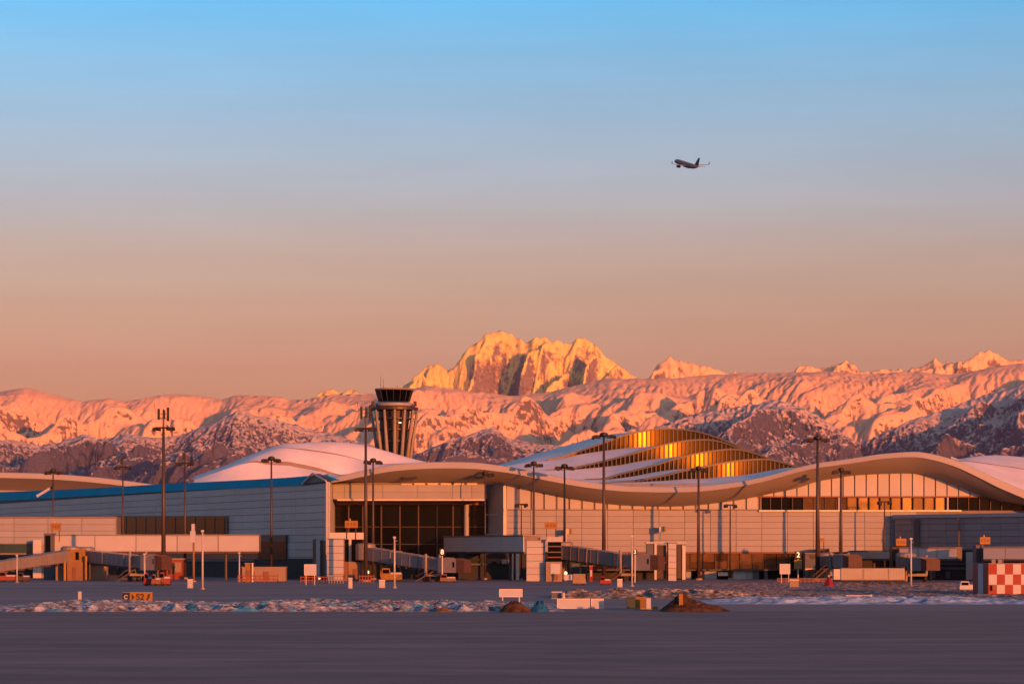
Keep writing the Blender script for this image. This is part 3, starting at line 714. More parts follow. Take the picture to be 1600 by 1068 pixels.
LO = [zz([(-100, 262), (50, 246), (200, 222), (330, 207), (450, 183), (570, 165), (700, 150), (780, 145), (860, 138), (950, 135), (1050, 140), (1150, 155), (1300, 190), (1400, 222), (1500, 243), (1560, 250)]),
      zz([(-100, 280), (100, 270), (250, 262), (400, 257), (520, 247), (640, 234), (760, 212), (850, 201), (950, 190), (1050, 185), (1150, 180), (1250, 190), (1350, 208), (1400, 224), (1500, 244), (1560, 251)]),
      zz([(-100, 296), (150, 294), (350, 302), (560, 304), (700, 289), (800, 270), (900, 256), (1000, 250), (1100, 236), (1200, 230), (1300, 226), (1400, 226), (1500, 245), (1560, 252)]),
      zz([(-100, 310), (200, 318), (450, 326), (700, 317), (850, 310), (950, 302), (1050, 299), (1130, 291), (1250, 279), (1350, 262), (1430, 249), (1500, 246), (1560, 253)])]
GL = [1004, 1047, 1093, 1139]
BASE = [704.0, 686.0, 668.0, 650.0]
HALF = SUN_AZ / 2
def phi(i, x): return np.clip(HALF + 0.0 + (GL[i] - x) * 0.19 - (x - 800) / F * 57.3 * 0.5, -4, 33 if x > 900 else 20)   # facing of the glass, degrees to the right
YC = []
xk = np.arange(700.0, 1292.0, 1.0)
for i in range(4):
    sl = np.tan(np.radians([phi(i, x) for x in xk])) * (BASE[i] / F)
    y = np.concatenate([[0], np.cumsum((sl[1:] + sl[:-1]) / 2)])
    YC.append(y - np.interp(GL[i], xk, y) + BASE[i])
def yd(i, x): return float(np.interp(x, xk, YC[i]))
xc = list(np.arange(770, 1268, 4.5))
def row(tab, i, x, dy=0.0): return pt(x, sitp(tab[i], x), yd(i, x) + dy)
for i in range(4):
    sk = None
    fins = MB(); hd = MB(); panes = []
    xx = 768.0; step = 6.9
    while xx < 1256:
        a, b = xx, xx + step
        hgt = min(sitp(LO[i], a) - sitp(UP[i], a), sitp(LO[i], b) - sitp(UP[i], b))
        if hgt > 1.2:
            A0 = pt(a, sitp(LO[i], a), yd(i, a)); A1 = pt(a, sitp(UP[i], a), yd(i, a)); B0 = pt(b, sitp(LO[i], b), yd(i, b)); B1 = pt(b, sitp(UP[i], b), yd(i, b))
            panes.append((A0, B0, B1, A1))
            ndir = (B0 - A0); ndir.z = 0; ndir.normalize(); nn = Vector((ndir.y, -ndir.x, 0))
            fins.hexa([A0 + nn * 0.28, A0 + nn * 0.28 + ndir * 0.28, A0 + ndir * 0.28 - nn * 0.05, A0 - nn * 0.05, A1 + nn * 0.28, A1 + nn * 0.28 + ndir * 0.28, A1 + ndir * 0.28 - nn * 0.05, A1 - nn * 0.05])
        xx += step
    # head strip along the upper edge
    hx = [x for x in xc if sitp(LO[i], x) - sitp(UP[i], x) > 0.5]
    hd.loft([[row(UP, i, x) + Vector((0, -0.7, -0.30)) for x in hx], [row(UP, i, x) + Vector((0, -0.7, 0.10)) for x in hx], [row(UP, i, x) + Vector((0, 0.4, 0.16)) for x in hx]])
    sk = hd.build('skylight', M['fin'], term)
    fins.build('fins', M['fin'], sk)['kind'] = 'stuff'
    for P in panes:
        q = MB(); q.prism(list(P), Vector((0, 0.08, 0)))
        q.build('pane', M['sky_glass'], sk)
    # roof sheets
for i in range(4):
    front = [row(UP, i, x) for x in xc]
    if i == 0:
        S_SIL = zz([(-100, 258), (50, 236), (200, 191), (350, 150), (450, 121), (530, 99), (600, 86), (680, 78), (800, 62)])
        back = [pt(x, min(sitp(S_SIL, x), sitp(UP[0], x) + 4) if x < 1010 else sitp(UP[0], x) + 5, yd(0, x) + 26) for x in xc]
        far = [p + Vector((0, 40, -5)) for p in back]
        sheet('roof_snow', [front, back, far], M['snow'])
    else:
        back = [row(LO, i - 1, x, -0.2) for x in xc]
        mid = [(a + b) / 2 + Vector((0, 0, 0.0)) for a, b in zip(front, back)]
        sheet('roof_snow', [front, mid, back], M['snow'])
front = [pt(x, sitp(TOP, x) - 0.5, 607.4) for x in xc]
back = [row(LO, 3, x, -0.2) for x in xc]
midr = [pt(x, (sitp(TOP, x) - 0.5) * 0.45 + min(sitp(LO[3], x), sitp(TOP, x) - 0.4) * 0.55, 628) for x in xc]
sheet('roof_snow', [front, midr, back], M['snow'])
# ------------------------------------------------------------------ left wing (its long wall faces left, in shade)
A = Vector((X(513, 600), 600.0, 0)); B = Vector((X(-60, 930), 930.0, 0))
wd_ = (B - A); wl_ = wd_.length; wdir = wd_ / wl_; wang = math.atan2(-wdir.y, -wdir.x)   # direction from far to near
wn = Vector((-wdir.y, wdir.x, 0)); wn = wn if wn.y < 0 else -wn
def wt(px):      # distance along the wall from A where pixel column px meets it
    k = (px - 800) / F
    return (k * A.y - A.x) / (wdir.x - k * wdir.y)
def wp(px, py=None, out=0.0):
    p = A + wdir * wt(px); z = 0 if py is None else Z(py, p.y)
    return Vector((p.x, p.y, z)) + wn * out
wing = thing('terminal_wing', 'grey sided terminal wing with blue roof edge and dark window strip', 'terminal wing', tuple(A))
W_TOP = [(-60, 784), (0, 782), (120, 775), (240, 768), (360, 762), (480, 756.5), (513, 752)]
W_BLU = [(-60, 770), (0, 768), (120, 763), (240, 756), (360, 750), (440, 745.5), (480, 742), (492, 741), (513, 750)]
pxs = list(range(-60, 514, 11)) + [513]
ax = [wp(p).y for p in pxs]
w = MB()
w.loft([[wp(p, 907, -0.4) * 1.0 - Vector((0, 0, wp(p, 907).z)) for p in pxs], [wp(p, itp(W_TOP, p) + 0.3, -0.4) for p in pxs], [wp(p, itp(W_TOP, p) + 0.3, -1.2) for p in pxs]])
w.build('wall', M['siding_back'], wing)
# long horizontal siding boards, 13 courses
nc = 13; segs = 16; tmax = wt(-52)
ztop = lambda t: Z(itp(W_TOP, 800 + F * (A + wdir * t).x / (A + wdir * t).y), (A + wdir * t).y)
hc = (min(ztop(0), ztop(tmax)) - 0.05) / nc; segl = tmax / segs
me = panel_mesh('siding_board', segl - 0.04, 0.14, hc - 0.06, M['siding'])
rz = math.atan2(-wdir.y, -wdir.x)
wt_a, wt_b = wt(356), wt(181)
win_z0, win_z1 = wp(300, 835).z, wp(300, 806).z
for i in range(segs):
    for j in range(nc):
        far = A + wdir * (segl * (i + 1) - 0.03)
        zc = (j + 0.5) * hc; tm = segl * (i + 0.5)
        put('siding_board', me, wing, (far.x + wn.x * (-0.38 + rnd.uniform(0, .05)), far.y + wn.y * (-0.38), j * hc + 0.04), rz)
q = MB(); pz = [p for p in pxs if True]
q.loft([[wp(p, itp(W_TOP, p) + 0.6, 0.1) for p in pxs], [wp(p, itp(W_BLU, p), -1.5) for p in pxs], [wp(p, itp(W_BLU, p), -2.6) for p in pxs]])
q.build('roof_edge', M['blue'], wing)
q = MB(); q.prism([wp(474, 756.0, 0.3), wp(512, 751.5, 0.3), wp(503, 744, 0.1), wp(492, 739.5, 0.1)], -wn * 1.2); gb = q.build('gable_end', M['frame'], wing)
q = MB()
q.beam(wp(476, 755.5, 0.6), wp(492, 739, 0.5), 0.25, 0.3); q.beam(wp(492, 739, 0.5), wp(513, 751, 0.5), 0.25, 0.3); q.build('gable_trim', M['siding'], wing)
# end wall facing the entrance recess
q = MB(); q.box(A.x - 0.5, A.x + 0.1, 600, 621.5, 0, Z(752, 600)); q.build('end_wall', M['clad_light'], wing)
# dark window strip
q = MB(); q.loft([[wp(p, 835.5, 0.05) for p in (181, 240, 300, 356)], [wp(p, 805.5, 0.05) for p in (181, 240, 300, 356)]]); q.build('window_strip', M['frame'], wing)
fr = MB(); wx_ = 184.0
while wx_ < 352:
    q = MB(); a, b = wx_, wx_ + 13.6
    q.prism([wp(a, 834, 0.10), wp(b, 834, 0.10), wp(b, 807.5, 0.10), wp(a, 807.5, 0.10)], wn * 0.04); q.build('window_pane', M['glass'], wing)
    wx_ += 15.4
# ground level glazing of the wing, teal in the shade
def wslab(name, a, b, ya, yb, m, out=0.1, th=0.25):
    n = max(2, int((b - a) / 30) + 1); ps = np.linspace(a, b, n)
    q = MB(); q.loft([[wp(p, ya, out) for p in ps], [wp(p, yb, out) for p in ps], [wp(p, yb, out - th) for p in ps]]); return q.build(name, M[m], wing)
wslab('ground_glazing', 186, 492, 905, 872, 'void', 0.12)
wslab('ground_glazing', 186, 448, 873, 858, 'teal_glass', 0.16)
wslab('glazing_rail', 186, 400, 876.4, 873.6, 'slate', 0.35)
wslab('glass_front', 404, 448, 874, 845, 'glass', 0.2)
wslab('door_lintel', 404, 449, 845, 835, 'lintel', 0.4, 0.5)
wslab('dark_doorway', 490, 497, 904, 842, 'frame', 0.2)
wslab('dark_doorway', 504, 511.5, 906, 844, 'frame', 0.2)
wslab('grey_post', 497.5, 503.5, 906, 843, 'siding', 0.5, 0.6)

# ------------------------------------------------------------------ gate lounge in front of the wing, facing the sun
LY = 645.0
lou = thing('gate_lounge', 'low flat roofed gate lounge with salmon panels below the grey wing', 'building', (X(80, LY), LY, 0))
q = MB(); q.box(X(-90, LY), X(182, LY), LY + 0.3, LY + 7, Z(866, LY), Z(808.3, LY)); q.build('wall', M['clad_back'], lou)
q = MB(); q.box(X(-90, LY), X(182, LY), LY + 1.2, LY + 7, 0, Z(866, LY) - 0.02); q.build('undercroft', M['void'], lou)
pw2 = 53.0 / F * LY; ph2 = (Z(809, LY) - Z(849, LY)) / 4
me = panel_mesh('wall_panel', pw2 - 0.06, 0.16, ph2 - 0.06, M['clad'])
for i in range(5):
    for j in range(4):
        put('wall_panel', me, lou, (X(-84, LY) + i * pw2, LY + 0.28 + rnd.uniform(-.03, .03), Z(849, LY) + j * ph2 + 0.04))
q = MB(); q.box(X(-88, LY), X(100, LY), LY + 0.05, LY + 0.28, Z(863, LY), Z(849.4, LY)); q.build('glass_band', M['teal_glass'], lou)
q = MB(); q.box(X(55, LY), X(68, LY), LY - 3.0, LY + 0.2, 0, Z(843, LY)); q.build('grey_core', M['siding'], lou)
q = MB(); q.box(X(-90, LY) - 0.2, X(182, LY) + 0.1, LY - 0.1, LY + 7.2, Z(808.3, LY), Z(807.0, LY)); q.build('roof', M['membrane'], lou)

# ------------------------------------------------------------------ far wave roof at the left edge
HY = 960.0
hall = thing('far_concourse', 'distant concourse with tan wave roof showing above the blue edge', 'concourse', (X(100, HY), HY, 0))
H_T = [(-80, 736), (0, 738), (60, 739.5), (120, 743), (180, 749), (240, 757), (300, 766), (340, 772)]
xh = list(range(-80, 341, 12))
q = MB(); q.loft([[pt(x, sitp(H_T, x) - 0.6, HY + 3) for x in xh], [pt(x, sitp(H_T, x), HY) for x in xh], [pt(x, sitp(H_T, x) + 8.0, HY - 0.6) for x in xh]]); q.build('roof_fascia', M['fascia'], hall)
q = MB(); q.loft([[pt(x, sitp(H_T, x) + 8.2, HY - 0.5) for x in xh], [pt(x, sitp(H_T, x) + 27, HY + 9) for x in xh]]); q.build('soffit', M['soffit'], hall)
q = MB(); q.loft([[pt(x, sitp(H_T, x) - 0.6, HY + 3) for x in xh], [pt(x, sitp(H_T, x) + 5, HY + 70) for x in xh]]); q.build('roof', M['snow'], hall)
q = MB(); q.loft([[Vector((X(x, HY + 9), HY + 9.2, 0)) for x in xh], [pt(x, sitp(H_T, x) + 26, HY + 9.2) for x in xh]]); q.build('wall', M['clad'], hall)

# ------------------------------------------------------------------ right pier, wall facing left in shade
P0 = Vector((X(1397, FY - 2), FY - 2, 0)); P1 = Vector((X(1650, 567.3), 567.3, 0))
pd = (P1 - P0); pl = pd.length; pdir = pd / pl; pn = Vector((pdir.y, -pdir.x, 0)); pn = pn if pn.y < 0 else -pn
pier = thing('boarding_pier', 'long grey boarding pier with flat top at the right of the terminal', 'pier', tuple(P0))
def pp(px, py=None, out=0.0):
    k = (px - 800) / F; t = (k * P0.y - P0.x) / (pdir.x - k * pdir.y); p = P0 + pdir * t
    return Vector((p.x, p.y, 0 if py is None else Z(py, p.y))) + pn * out
pz = Z(809.5, P0.y)
q = MB(); q.prism([P0 - pn * 0.35, P1 - pn * 0.35, P1 - pn * 9, P0 - pn * 9 + Vector((0, 0, 0))], (0, 0, pz - 0.02)); q.build('wall', M['siding_back'], pier)
npl, npc = 9, 5
hz0 = pp(1450, 858).z; hc2 = (pz - hz0) / npc; sl2 = pl / npl
me = panel_mesh('siding_board', sl2 - 0.05, 0.14, hc2 - 0.06, M['siding_shade'])
rz2 = math.atan2(pdir.y, pdir.x)
for i in range(npl):
    for j in range(npc):
        o_ = P0 + pdir * (sl2 * i + 0.03)
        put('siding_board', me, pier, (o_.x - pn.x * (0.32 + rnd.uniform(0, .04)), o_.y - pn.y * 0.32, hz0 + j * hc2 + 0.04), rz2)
q = MB(); q.prism([P0 + pn * 0.25 - pdir * 0.3, P1 + pn * 0.25, P1 - pn * 9, P0 - pn * 9 - pdir * 0.3], (0, 0, 0.75)); o = q.build('roof_coping', M['clad_light'], pier); o.location.z = pz
q = MB(); q.prism([pp(1429, 857, .1), pp(1437, 857, .1), pp(1437, 811, .1), pp(1429, 811, .1)], pn * 0.12); q.build('blue_recess', M['slate'], pier)
q = MB(); q.beam(pp(1500, 858, 0.3), pp(1500, 809, 0.3), 0.25, 0.25); q.build('downpipe', M['frame'], pier)
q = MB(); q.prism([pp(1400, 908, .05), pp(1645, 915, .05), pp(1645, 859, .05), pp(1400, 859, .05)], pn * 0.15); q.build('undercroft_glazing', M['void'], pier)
for (a, b, ya, yb, m) in ((1452, 1510, 889, 885.5, 'slate'), (1452, 1510, 881.5, 879, 'slate'), (1400, 1405, 905, 860, 'frame'), (1512, 1526, 905, 862, 'siding'), (1455, 1463, 903, 890, 'slate'), (1480, 1486, 903, 892, 'slate')):
    q = MB(); q.prism([pp(a, ya, .25), pp(b, ya, .25), pp(b, yb, .25), pp(a, yb, .25)], pn * 0.2); q.build('service_panel', M[m], pier)

# ------------------------------------------------------------------ fixed walkways between terminal and jet bridges
def walkway(label, pa, Da, pb, Db, ytop, ybot, m='clad_light', w=4.0, nseg=4, legs=2, ref='a', seam=0.10):
    a = Vector((X(pa, Da), Da, 0)); b = Vector((X(pb, Db), Db, 0)); d = (b - a); L = d.length; d = d / L
    n = Vector((d.y, -d.x, 0)); n = n if n.y < 0 else -n
    Dr = Da if ref == 'a' else Db
    z0, z1 = Z(ybot, Dr), Z(ytop, Dr)
    t = thing('fixed_walkway', label, 'walkway', tuple((a + b) / 2))
    q = MB(); q.prism([a - n * 0.2, b - n * 0.2, b - n * w, a - n * w], (0, 0, z1 - z0 - 0.1)); o = q.build('body', M['siding_back'], t); o.location.z = z0 + 0.05
    me = panel_mesh('side_panel', L / nseg - seam, 0.18, z1 - z0 - 0.05, M[m], 0.03)
    az = math.atan2(d.y, d.x); st = a; sgn = d
    if Matrix.Rotation(az, 3, 'Z') @ Vector((0, -1, 0)) @ n < 0: az += math.pi; st = b; sgn = -d
    for i in range(nseg):
        p = st + sgn * (L / nseg * i + seam / 2) - n * 0.18
        put('side_panel', me, t, (p.x, p.y, z0), az)
    q = MB(); q.prism([a + n * 0.15, b + n * 0.15, b - n * (w + .1), a - n * (w + .1)], (0, 0, 0.22)); o = q.build('roof', M['membrane'], t); o.location.z = z1
    q = MB(); q.prism([a - n * 0.1, b - n * 0.1, b - n * (w - .1), a - n * (w - .1)], (0, 0, 0.35)); o = q.build('floor_beam', M['bridge_dark'], t); o.location.z = z0 - 0.36
    for k in range(legs):
        p = a + d * (L * (k + 0.5) / legs) - n * (w / 2)
        q = MB(); q.tube((p.x, p.y, 0), (p.x, p.y, z0 - 0.3), 0.3, n=8); q.build('leg', M['bridge_dark'], t)
    return t
walkway('long salmon fixed walkway running in front of the dark window strip', 84, 603, 405, 603, 836, 861, 'clad_light', nseg=5, legs=3)
walkway('grey fixed walkway with dark underside beside the glazed entrance', 693, 619, 818, 572, 838.5, 861.5, 'siding', nseg=4, legs=2, w=3.5)
walkway('short salmon topped walkway behind the long pale container', 1312, 618, 1396, 590, 861, 872, 'siding', nseg=2, legs=1, w=3.5)
walkway('pale walkway with half of its side in shade under the grey pier', 1405, 582, 1494, 576, 856, 872.5, 'clad_light', nseg=3, legs=1, w=3.2)
walkway('pale walkway above the red and white checkered hut', 1536, 560, 1640, 552, 855, 873, 'clad_light', nseg=3, legs=1, w=3.2)

# undercroft volumes below the walkway at the entrance
uc = thing('undercroft_block', 'dark block filling the shaded opening under the grey walkway', 'building', (X(760, 605), 605, 0))
q = MB(); q.box(X(716, 606), X(822, 606), 606, 611.5, 0, Z(862.5, 606)); q.build('wall', M['void'], uc)  # near-black box stands in for the shade of the open undercroft
q = MB(); q.box(X(700, 606), X(790, 606), 605.6, 606.0, Z(876.5, 606), Z(872, 606)); q.build('rail_beam', M['teal_glass'], uc)
q = MB(); q.box(X(700, 606), X(762, 606), 605.2, 606.0, Z(882.4, 606), Z(879.6, 606)); q.build('rail_beam', M['slate'], uc)
for k, (a, b) in enumerate(((761, 768), (776, 781), (784, 792), (793, 799))):
    q = MB(); q.box(X(a, 606), X(b, 606), 605.3, 605.95, Z(880, 606), Z(873.5, 606)); q.build('service_sign', M['white' if k > 1 else 'slate'], uc)
for a in (797, 806):
    q = MB(); q.box(X(a, 600), X(a + 5, 600), 600, 601, 0, Z(846, 600)); q.build('grey_post', M['siding'], uc)

# ------------------------------------------------------------------ gate stair towers
def stair_tower(label, a, b, D, yt, m='clad_light', side=True, nrow=6):
    t = thing('stair_tower', label, 'stair tower', (X((a + b) / 2, D), D, 0), group='gate stair towers')
    z1 = Z(yt, D); x0, x1 = X(a, D), X(b, D)
    q = MB(); q.box(x0, x1, D + 0.25, D + 4.0, 0, z1 - 0.05); q.build('core', M['clad_back'], t)
    h = z1 / nrow
    me = panel_mesh('wall_panel', (x1 - x0) - 0.04, 0.25, h - 0.06, M[m], 0.02)
    for j in range(nrow): put('wall_panel', me, t, (x0 + 0.02, D + 0.25, j * h + 0.03))
    q = MB(); q.box(x0 - 0.1, x1 + 0.1, D - 0.05, D + 4.1, z1, z1 + 0.18); q.build('roof', M['membrane'], t)
    if side:
        q = MB(); q.box(x1 - 0.02, x1 + 0.75, D + 0.5, D + 3.5, 0, Z(877, D)); q.build('side_door', M['lintel'], t)
    return t
stair_tower('salmon stair tower right of the dark doorways of the grey wing', 511, 537, 578, 842)
stair_tower('salmon stair tower at the end of the grey walkway', 822.5, 852, 572, 844)
stair_tower('slim pale stair tower between dark panes right of the middle jet bridge', 1044, 1057, 580, 848, side=False)
tw = [o for o in S.objects if o.get('label', '').startswith('slim pale stair tower')][0]
D = 581.5
for (a, b, ya, yb, m) in ((1010, 1023, 875, 849, 'slate'), (1026, 1041, 903, 851, 'frame'), (1058, 1066, 903, 850, 'frame'), (1022.5, 1026, 905, 848, 'siding'), (1066, 1071, 905, 852, 'siding'), (1026, 1041, 880, 877, 'siding')):
    q = MB(); q.box(X(a, D), X(b, D), D + (0.0 if m != 'siding' else -0.3), D + 2.5, Z(ya, D), Z(yb, D)); q.build('glazed_bay' if m in ('slate', 'frame') else 'bay_frame', M[m], tw)
q = MB(); q.box(X(1009, D), X(1072, D), D - 0.4, D + 2.8, Z(848.5, D), Z(846, D)); q.build('bay_roof', M['clad_light'], tw)

# grey block left of the striped hut / dark columns
def block(name, label, cat, a, b, D, yt, m, depth=4.0, parts=()):
    t = thing(name, label, cat, (X((a + b) / 2, D), D, 0))
    q = MB(); q.box(X(a, D), X(b, D), D, D + depth, 0, Z(yt, D)); q.build('body', M[m], t)
    q = MB(); q.box(X(a, D) - .12, X(b, D) + .12, D - .12, D + depth + .12, Z(yt, D), Z(yt, D) + 0.15); q.build('roof', M['membrane'], t)
    for (pa, pb, ya, yb, pm, nm) in parts:
        q = MB(); q.box(X(pa, D), X(pb, D), D - 0.15, D + 0.1, Z(ya, D), Z(yb, D)); q.build(nm, M[pm], t)
    return t
block('lift_shaft', 'dark blue lift shaft left of the long salmon walkway', 'lift shaft', 68.5, 82, 600, 833, 'slate', parts=((71, 79, 862, 836, 'glass', 'window'),))
block('lift_shaft', 'grey blue lift shaft behind the tall mast with the lit stand number', 'lift shaft', 1258, 1290, 600, 864, 'slate', parts=((1262, 1286, 903, 889, 'frame', 'doorway'), (1258, 1280, 889.5, 887.5, 'coping', 'ledge'), (1266, 1276, 872, 866, 'frame', 'window')))
block('lift_shaft', 'dark lift shaft at the left end of the half shaded walkway', 'lift shaft', 1394, 1405, 588, 853, 'frame', parts=((1396, 1403, 900, 875, 'glass', 'doorway'),))
block('lift_shaft', 'dark lift shaft above the left edge of the checkered hut', 'lift shaft', 1525, 1536, 565, 852, 'slate', parts=((1527, 1534, 880, 856, 'frame', 'window'),))
block('lift_shaft', 'dark slim lift shaft right behind the right hand tall mast', 'lift shaft', 1278, 1296, 606, 857, 'frame', parts=((1281, 1287, 890, 860, 'glass', 'window'),))

# ------------------------------------------------------------------ control tower
TY = 930.0
ct = thing('control_tower', 'control tower with dark inverted cab and pale splayed legs', 'control tower', (X(616, TY), TY, 0))
tx = X(616, TY); s_ = TY / F
def tz(py): return Z(py, TY)
zb = tz(712); zp = tz(639.5)
q = MB(); q.lathe((tx, TY, 0), [(15 * s_, 0), (16 * s_, zb - 4), (25 * s_, zp)], 24); q.build('core', M['frame'], ct)
for k in range(14):
    a = 2 * math.pi * (k + 0.5) / 14 + 0.06
    r0 = 21.5 * s_; r1 = 37 * s_
    p0 = Vector((tx + math.cos(a) * r0, TY + math.sin(a) * r0, zb - 6)); p1 = Vector((tx + math.cos(a) * r1, TY + math.sin(a) * r1, zp - 0.3))
    q = MB(); q.tube(p0, p1, 3.4 * s_, 1.8 * s_, n=8)
    q.tube((p0.x, p0.y, 0), p0, 3.4 * s_, 3.4 * s_, n=8); q.build('leg', M['concrete'], ct, smooth=True)
for y in (655, 672, 690):
    f = (y - 640) / 72; r = (36 - 15 * f) * s_
    q = MB(); q.lathe((tx, TY, tz(y)), [(r - 1.4, 0), (r - 0.3, 0), (r - 0.3, 0.35), (r - 1.4, 0.35)], 28); q.build('ring_floor', M['mullion'], ct)
q = MB(); q.lathe((tx, TY, zp - 0.4), [(30 * s_, 0), (37.5 * s_, 0.2), (37.5 * s_, 1.0), (30 * s_, 1.3)], 32); q.build('gallery', M['frame'], ct)
q = MB(); q.lathe((tx, TY, tz(639)), [(27 * s_, 0), (28.5 * s_, tz(634.5) - tz(639))], 32); q.build('lower_band', M['frame'], ct)
q = MB(); q.lathe((tx, TY, tz(634.6)), [(28.5 * s_, 0), (29.5 * s_, 0.3), (29.5 * s_, 0.8), (26.5 * s_, 1.1)], 32); q.build('balcony', M['clad'], ct)
cab = MB(); cab.lathe((tx, TY, tz(627.5)), [(24.0 * s_, 0), (29.3 * s_, tz(609.5) - tz(627.5))], 16); cabo = cab.build('cab', M['glass'], ct)
for k in range(16):
    a = 2 * math.pi * k / 16
    q = MB(); q.beam((tx + math.cos(a) * 24.2 * s_, TY + math.sin(a) * 24.2 * s_, tz(627.5)), (tx + math.cos(a) * 29.6 * s_, TY + math.sin(a) * 29.6 * s_, tz(609.5)), 0.16, 0.16); q.build('mullion', M['frame'], cabo)
q = MB(); q.lathe((tx, TY, tz(609.6)), [(30.2 * s_, 0), (30.6 * s_, 0.25), (30.2 * s_, 0.5), (10 * s_, 0.7)], 32); q.build('cab_roof', M['membrane'], ct)
q = MB()
for (a, h) in ((595, 588), (599, 591), (621, 602)): q.tube((X(a, TY), TY, tz(610)), (X(a, TY), TY, tz(h)), 0.10, 0.05, n=6)
q.build('antennas', M['frame'], ct)
q = MB()
for sx in (-1, 1):
    q.cbox((tx + sx * 33 * s_, TY - 2, tz(631)), (1.0, 1.0, 1.6)); q.cbox((tx + sx * 31 * s_, TY - 3, tz(636)), (0.8, 0.6, 1.2))
q.build('equipment_boxes', M['frame'], ct)
q = MB(); q.box(tx + 8 * s_, tx + 12 * s_, TY - 27.3 * s_, TY - 26.3 * s_, tz(662), tz(660.4)); q.build('lit_window', M['lit'], ct)
# ------------------------------------------------------------------ rough ground between taxiway and apron
def relief(name, x0, x1, y0, y1, nx, ny, hf, m):
    xs = np.linspace(x0, x1, nx); ys = np.linspace(y0, y1, ny)
    Xg, Yg = np.meshgrid(xs, ys); H = hf(Xg, Yg)
    o = terrain(name, xs, ys, H, m); o.data.polygons.foreach_set('use_smooth', np.zeros(len(o.data.polygons), bool)); return o
def rubble_mat(name, a, b, c, scale, blue=None):
    m = bpy.data.materials.new(name); m.use_nodes = True
    t = m.node_tree; bs = t.nodes['Principled BSDF']; bs.inputs['Roughness'].default_value = 0.9; bs.inputs['Specular IOR Level'].default_value = 0.15
    tc = t.nodes.new('ShaderNodeTexCoord')
    n = t.nodes.new('ShaderNodeTexNoise'); n.inputs['Scale'].default_value = scale; n.inputs['Detail'].default_value = 6; n.inputs['Roughness'].default_value = 0.7
    t.links.new(tc.outputs['Object'], n.inputs['Vector'])
    r = t.nodes.new('ShaderNodeValToRGB'); cr = r.color_ramp
    cr.elements[0].position = 0.40; cr.elements[0].color = (*a, 1); cr.elements[1].position = 0.60; cr.elements[1].color = (*c, 1)
    e = cr.elements.new(0.5); e.color = (*b, 1)
    t.links.new(n.outputs[0], r.inputs[0]); out = r.outputs[0]
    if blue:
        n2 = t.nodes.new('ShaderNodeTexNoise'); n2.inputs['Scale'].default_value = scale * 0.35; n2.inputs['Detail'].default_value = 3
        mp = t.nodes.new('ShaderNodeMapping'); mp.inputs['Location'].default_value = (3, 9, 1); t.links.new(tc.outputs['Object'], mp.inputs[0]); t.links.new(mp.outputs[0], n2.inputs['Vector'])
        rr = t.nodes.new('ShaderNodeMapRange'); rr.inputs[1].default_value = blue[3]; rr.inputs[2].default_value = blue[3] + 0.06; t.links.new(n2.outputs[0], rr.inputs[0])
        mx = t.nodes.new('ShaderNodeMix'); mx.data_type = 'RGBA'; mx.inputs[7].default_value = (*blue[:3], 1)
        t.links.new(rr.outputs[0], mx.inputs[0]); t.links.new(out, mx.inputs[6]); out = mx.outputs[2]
    t.links.new(out, bs.inputs['Base Color'])
    return m
m_bank = rubble_mat('dirty_shaded_snow', (0.075, 0.08, 0.10), (0.20, 0.24, 0.32), (0.42, 0.50, 0.64), 1.1, blue=(0.07, 0.30, 0.52, 0.57))  # dirt plus painted shade: blue tones and patches stand for shaded snow
m_dirt = rubble_mat('brown_earth', (0.028, 0.018, 0.015), (0.055, 0.034, 0.026), (0.09, 0.058, 0.042), 1.2)
m_grass = rubble_mat('dry_verge', (0.11, 0.10, 0.115), (0.19, 0.165, 0.18), (0.32, 0.29, 0.32), 0.8)
m_blue = rubble_mat('old_snow_shade_tint', (0.14, 0.24, 0.40), (0.26, 0.44, 0.70), (0.42, 0.60, 0.85), 0.5)  # blue of the shade on the snow is put into its colour
def lumps(x, y, s, seed):
    return np.clip(1 - np.abs(perlin(x / s, y / s, seed)) * 1.9, 0, 1)
# heaps of ploughed snow along the taxiway edge
def bank(x, y):
    env = sstep(286.0, 287.5, y) * (1 - sstep(318, 345, y + 6 * fbm(x / 7, y / 7, 2, 66)))
    along = 0.55 + 0.6 * fbm(x / 9, y / 60, 3, 3)
    ends = sstep(-60, -44, x) * (1 - sstep(1.5, 6, x))
    h = env * ends * (0.12 + 0.80 * np.clip(along, 0.1, 1.3) * lumps(x, y / 1.6, 2.4, 8)) + env * ends * (0.16 * fbm(x / 0.6, y / 0.9, 3, 12) + 0.3 * np.clip(fbm(x / 4, y / 9, 3, 14), 0, 1))
    return np.where(env > 0, np.maximum(h, 0), 0) - 0.03
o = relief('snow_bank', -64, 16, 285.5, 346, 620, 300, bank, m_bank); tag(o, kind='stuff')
# second, lower line of clods further back, between the boards and the apron
def bank2(x, y):
    env = sstep(362, 368, y) * (1 - sstep(380, 392, y)) * sstep(4, 8, x) * (1 - sstep(24, 40, x))
    return env * (0.3 + 1.0 * lumps(x, y, 2.2, 30)) * (0.7 + 0.6 * fbm(x / 5, y / 9, 2, 4)) - 0.03
o = relief('snow_clods', 3, 42, 361, 394, 360, 120, bank2, rubble_mat('clods', (0.08, 0.075, 0.075), (0.16, 0.16, 0.17), (0.34, 0.35, 0.40), 1.2)); tag(o, kind='stuff')
# dry verge with low rubble on the right
def verge(x, y):
    env = sstep(352, 362, y) * (1 - sstep(520, 535, y)) * sstep(24, 34, x)
    return env * (0.10 + 0.40 * lumps(x, y, 3.4, 41) * (0.5 + fbm(x / 14, y / 20, 2, 6)) + 0.15 * fbm(x / 0.9, y / 0.9, 2, 44)) - 0.04
o = relief('dry_verge', 20, 125, 350, 537, 520, 220, verge, m_grass); tag(o, kind='stuff')
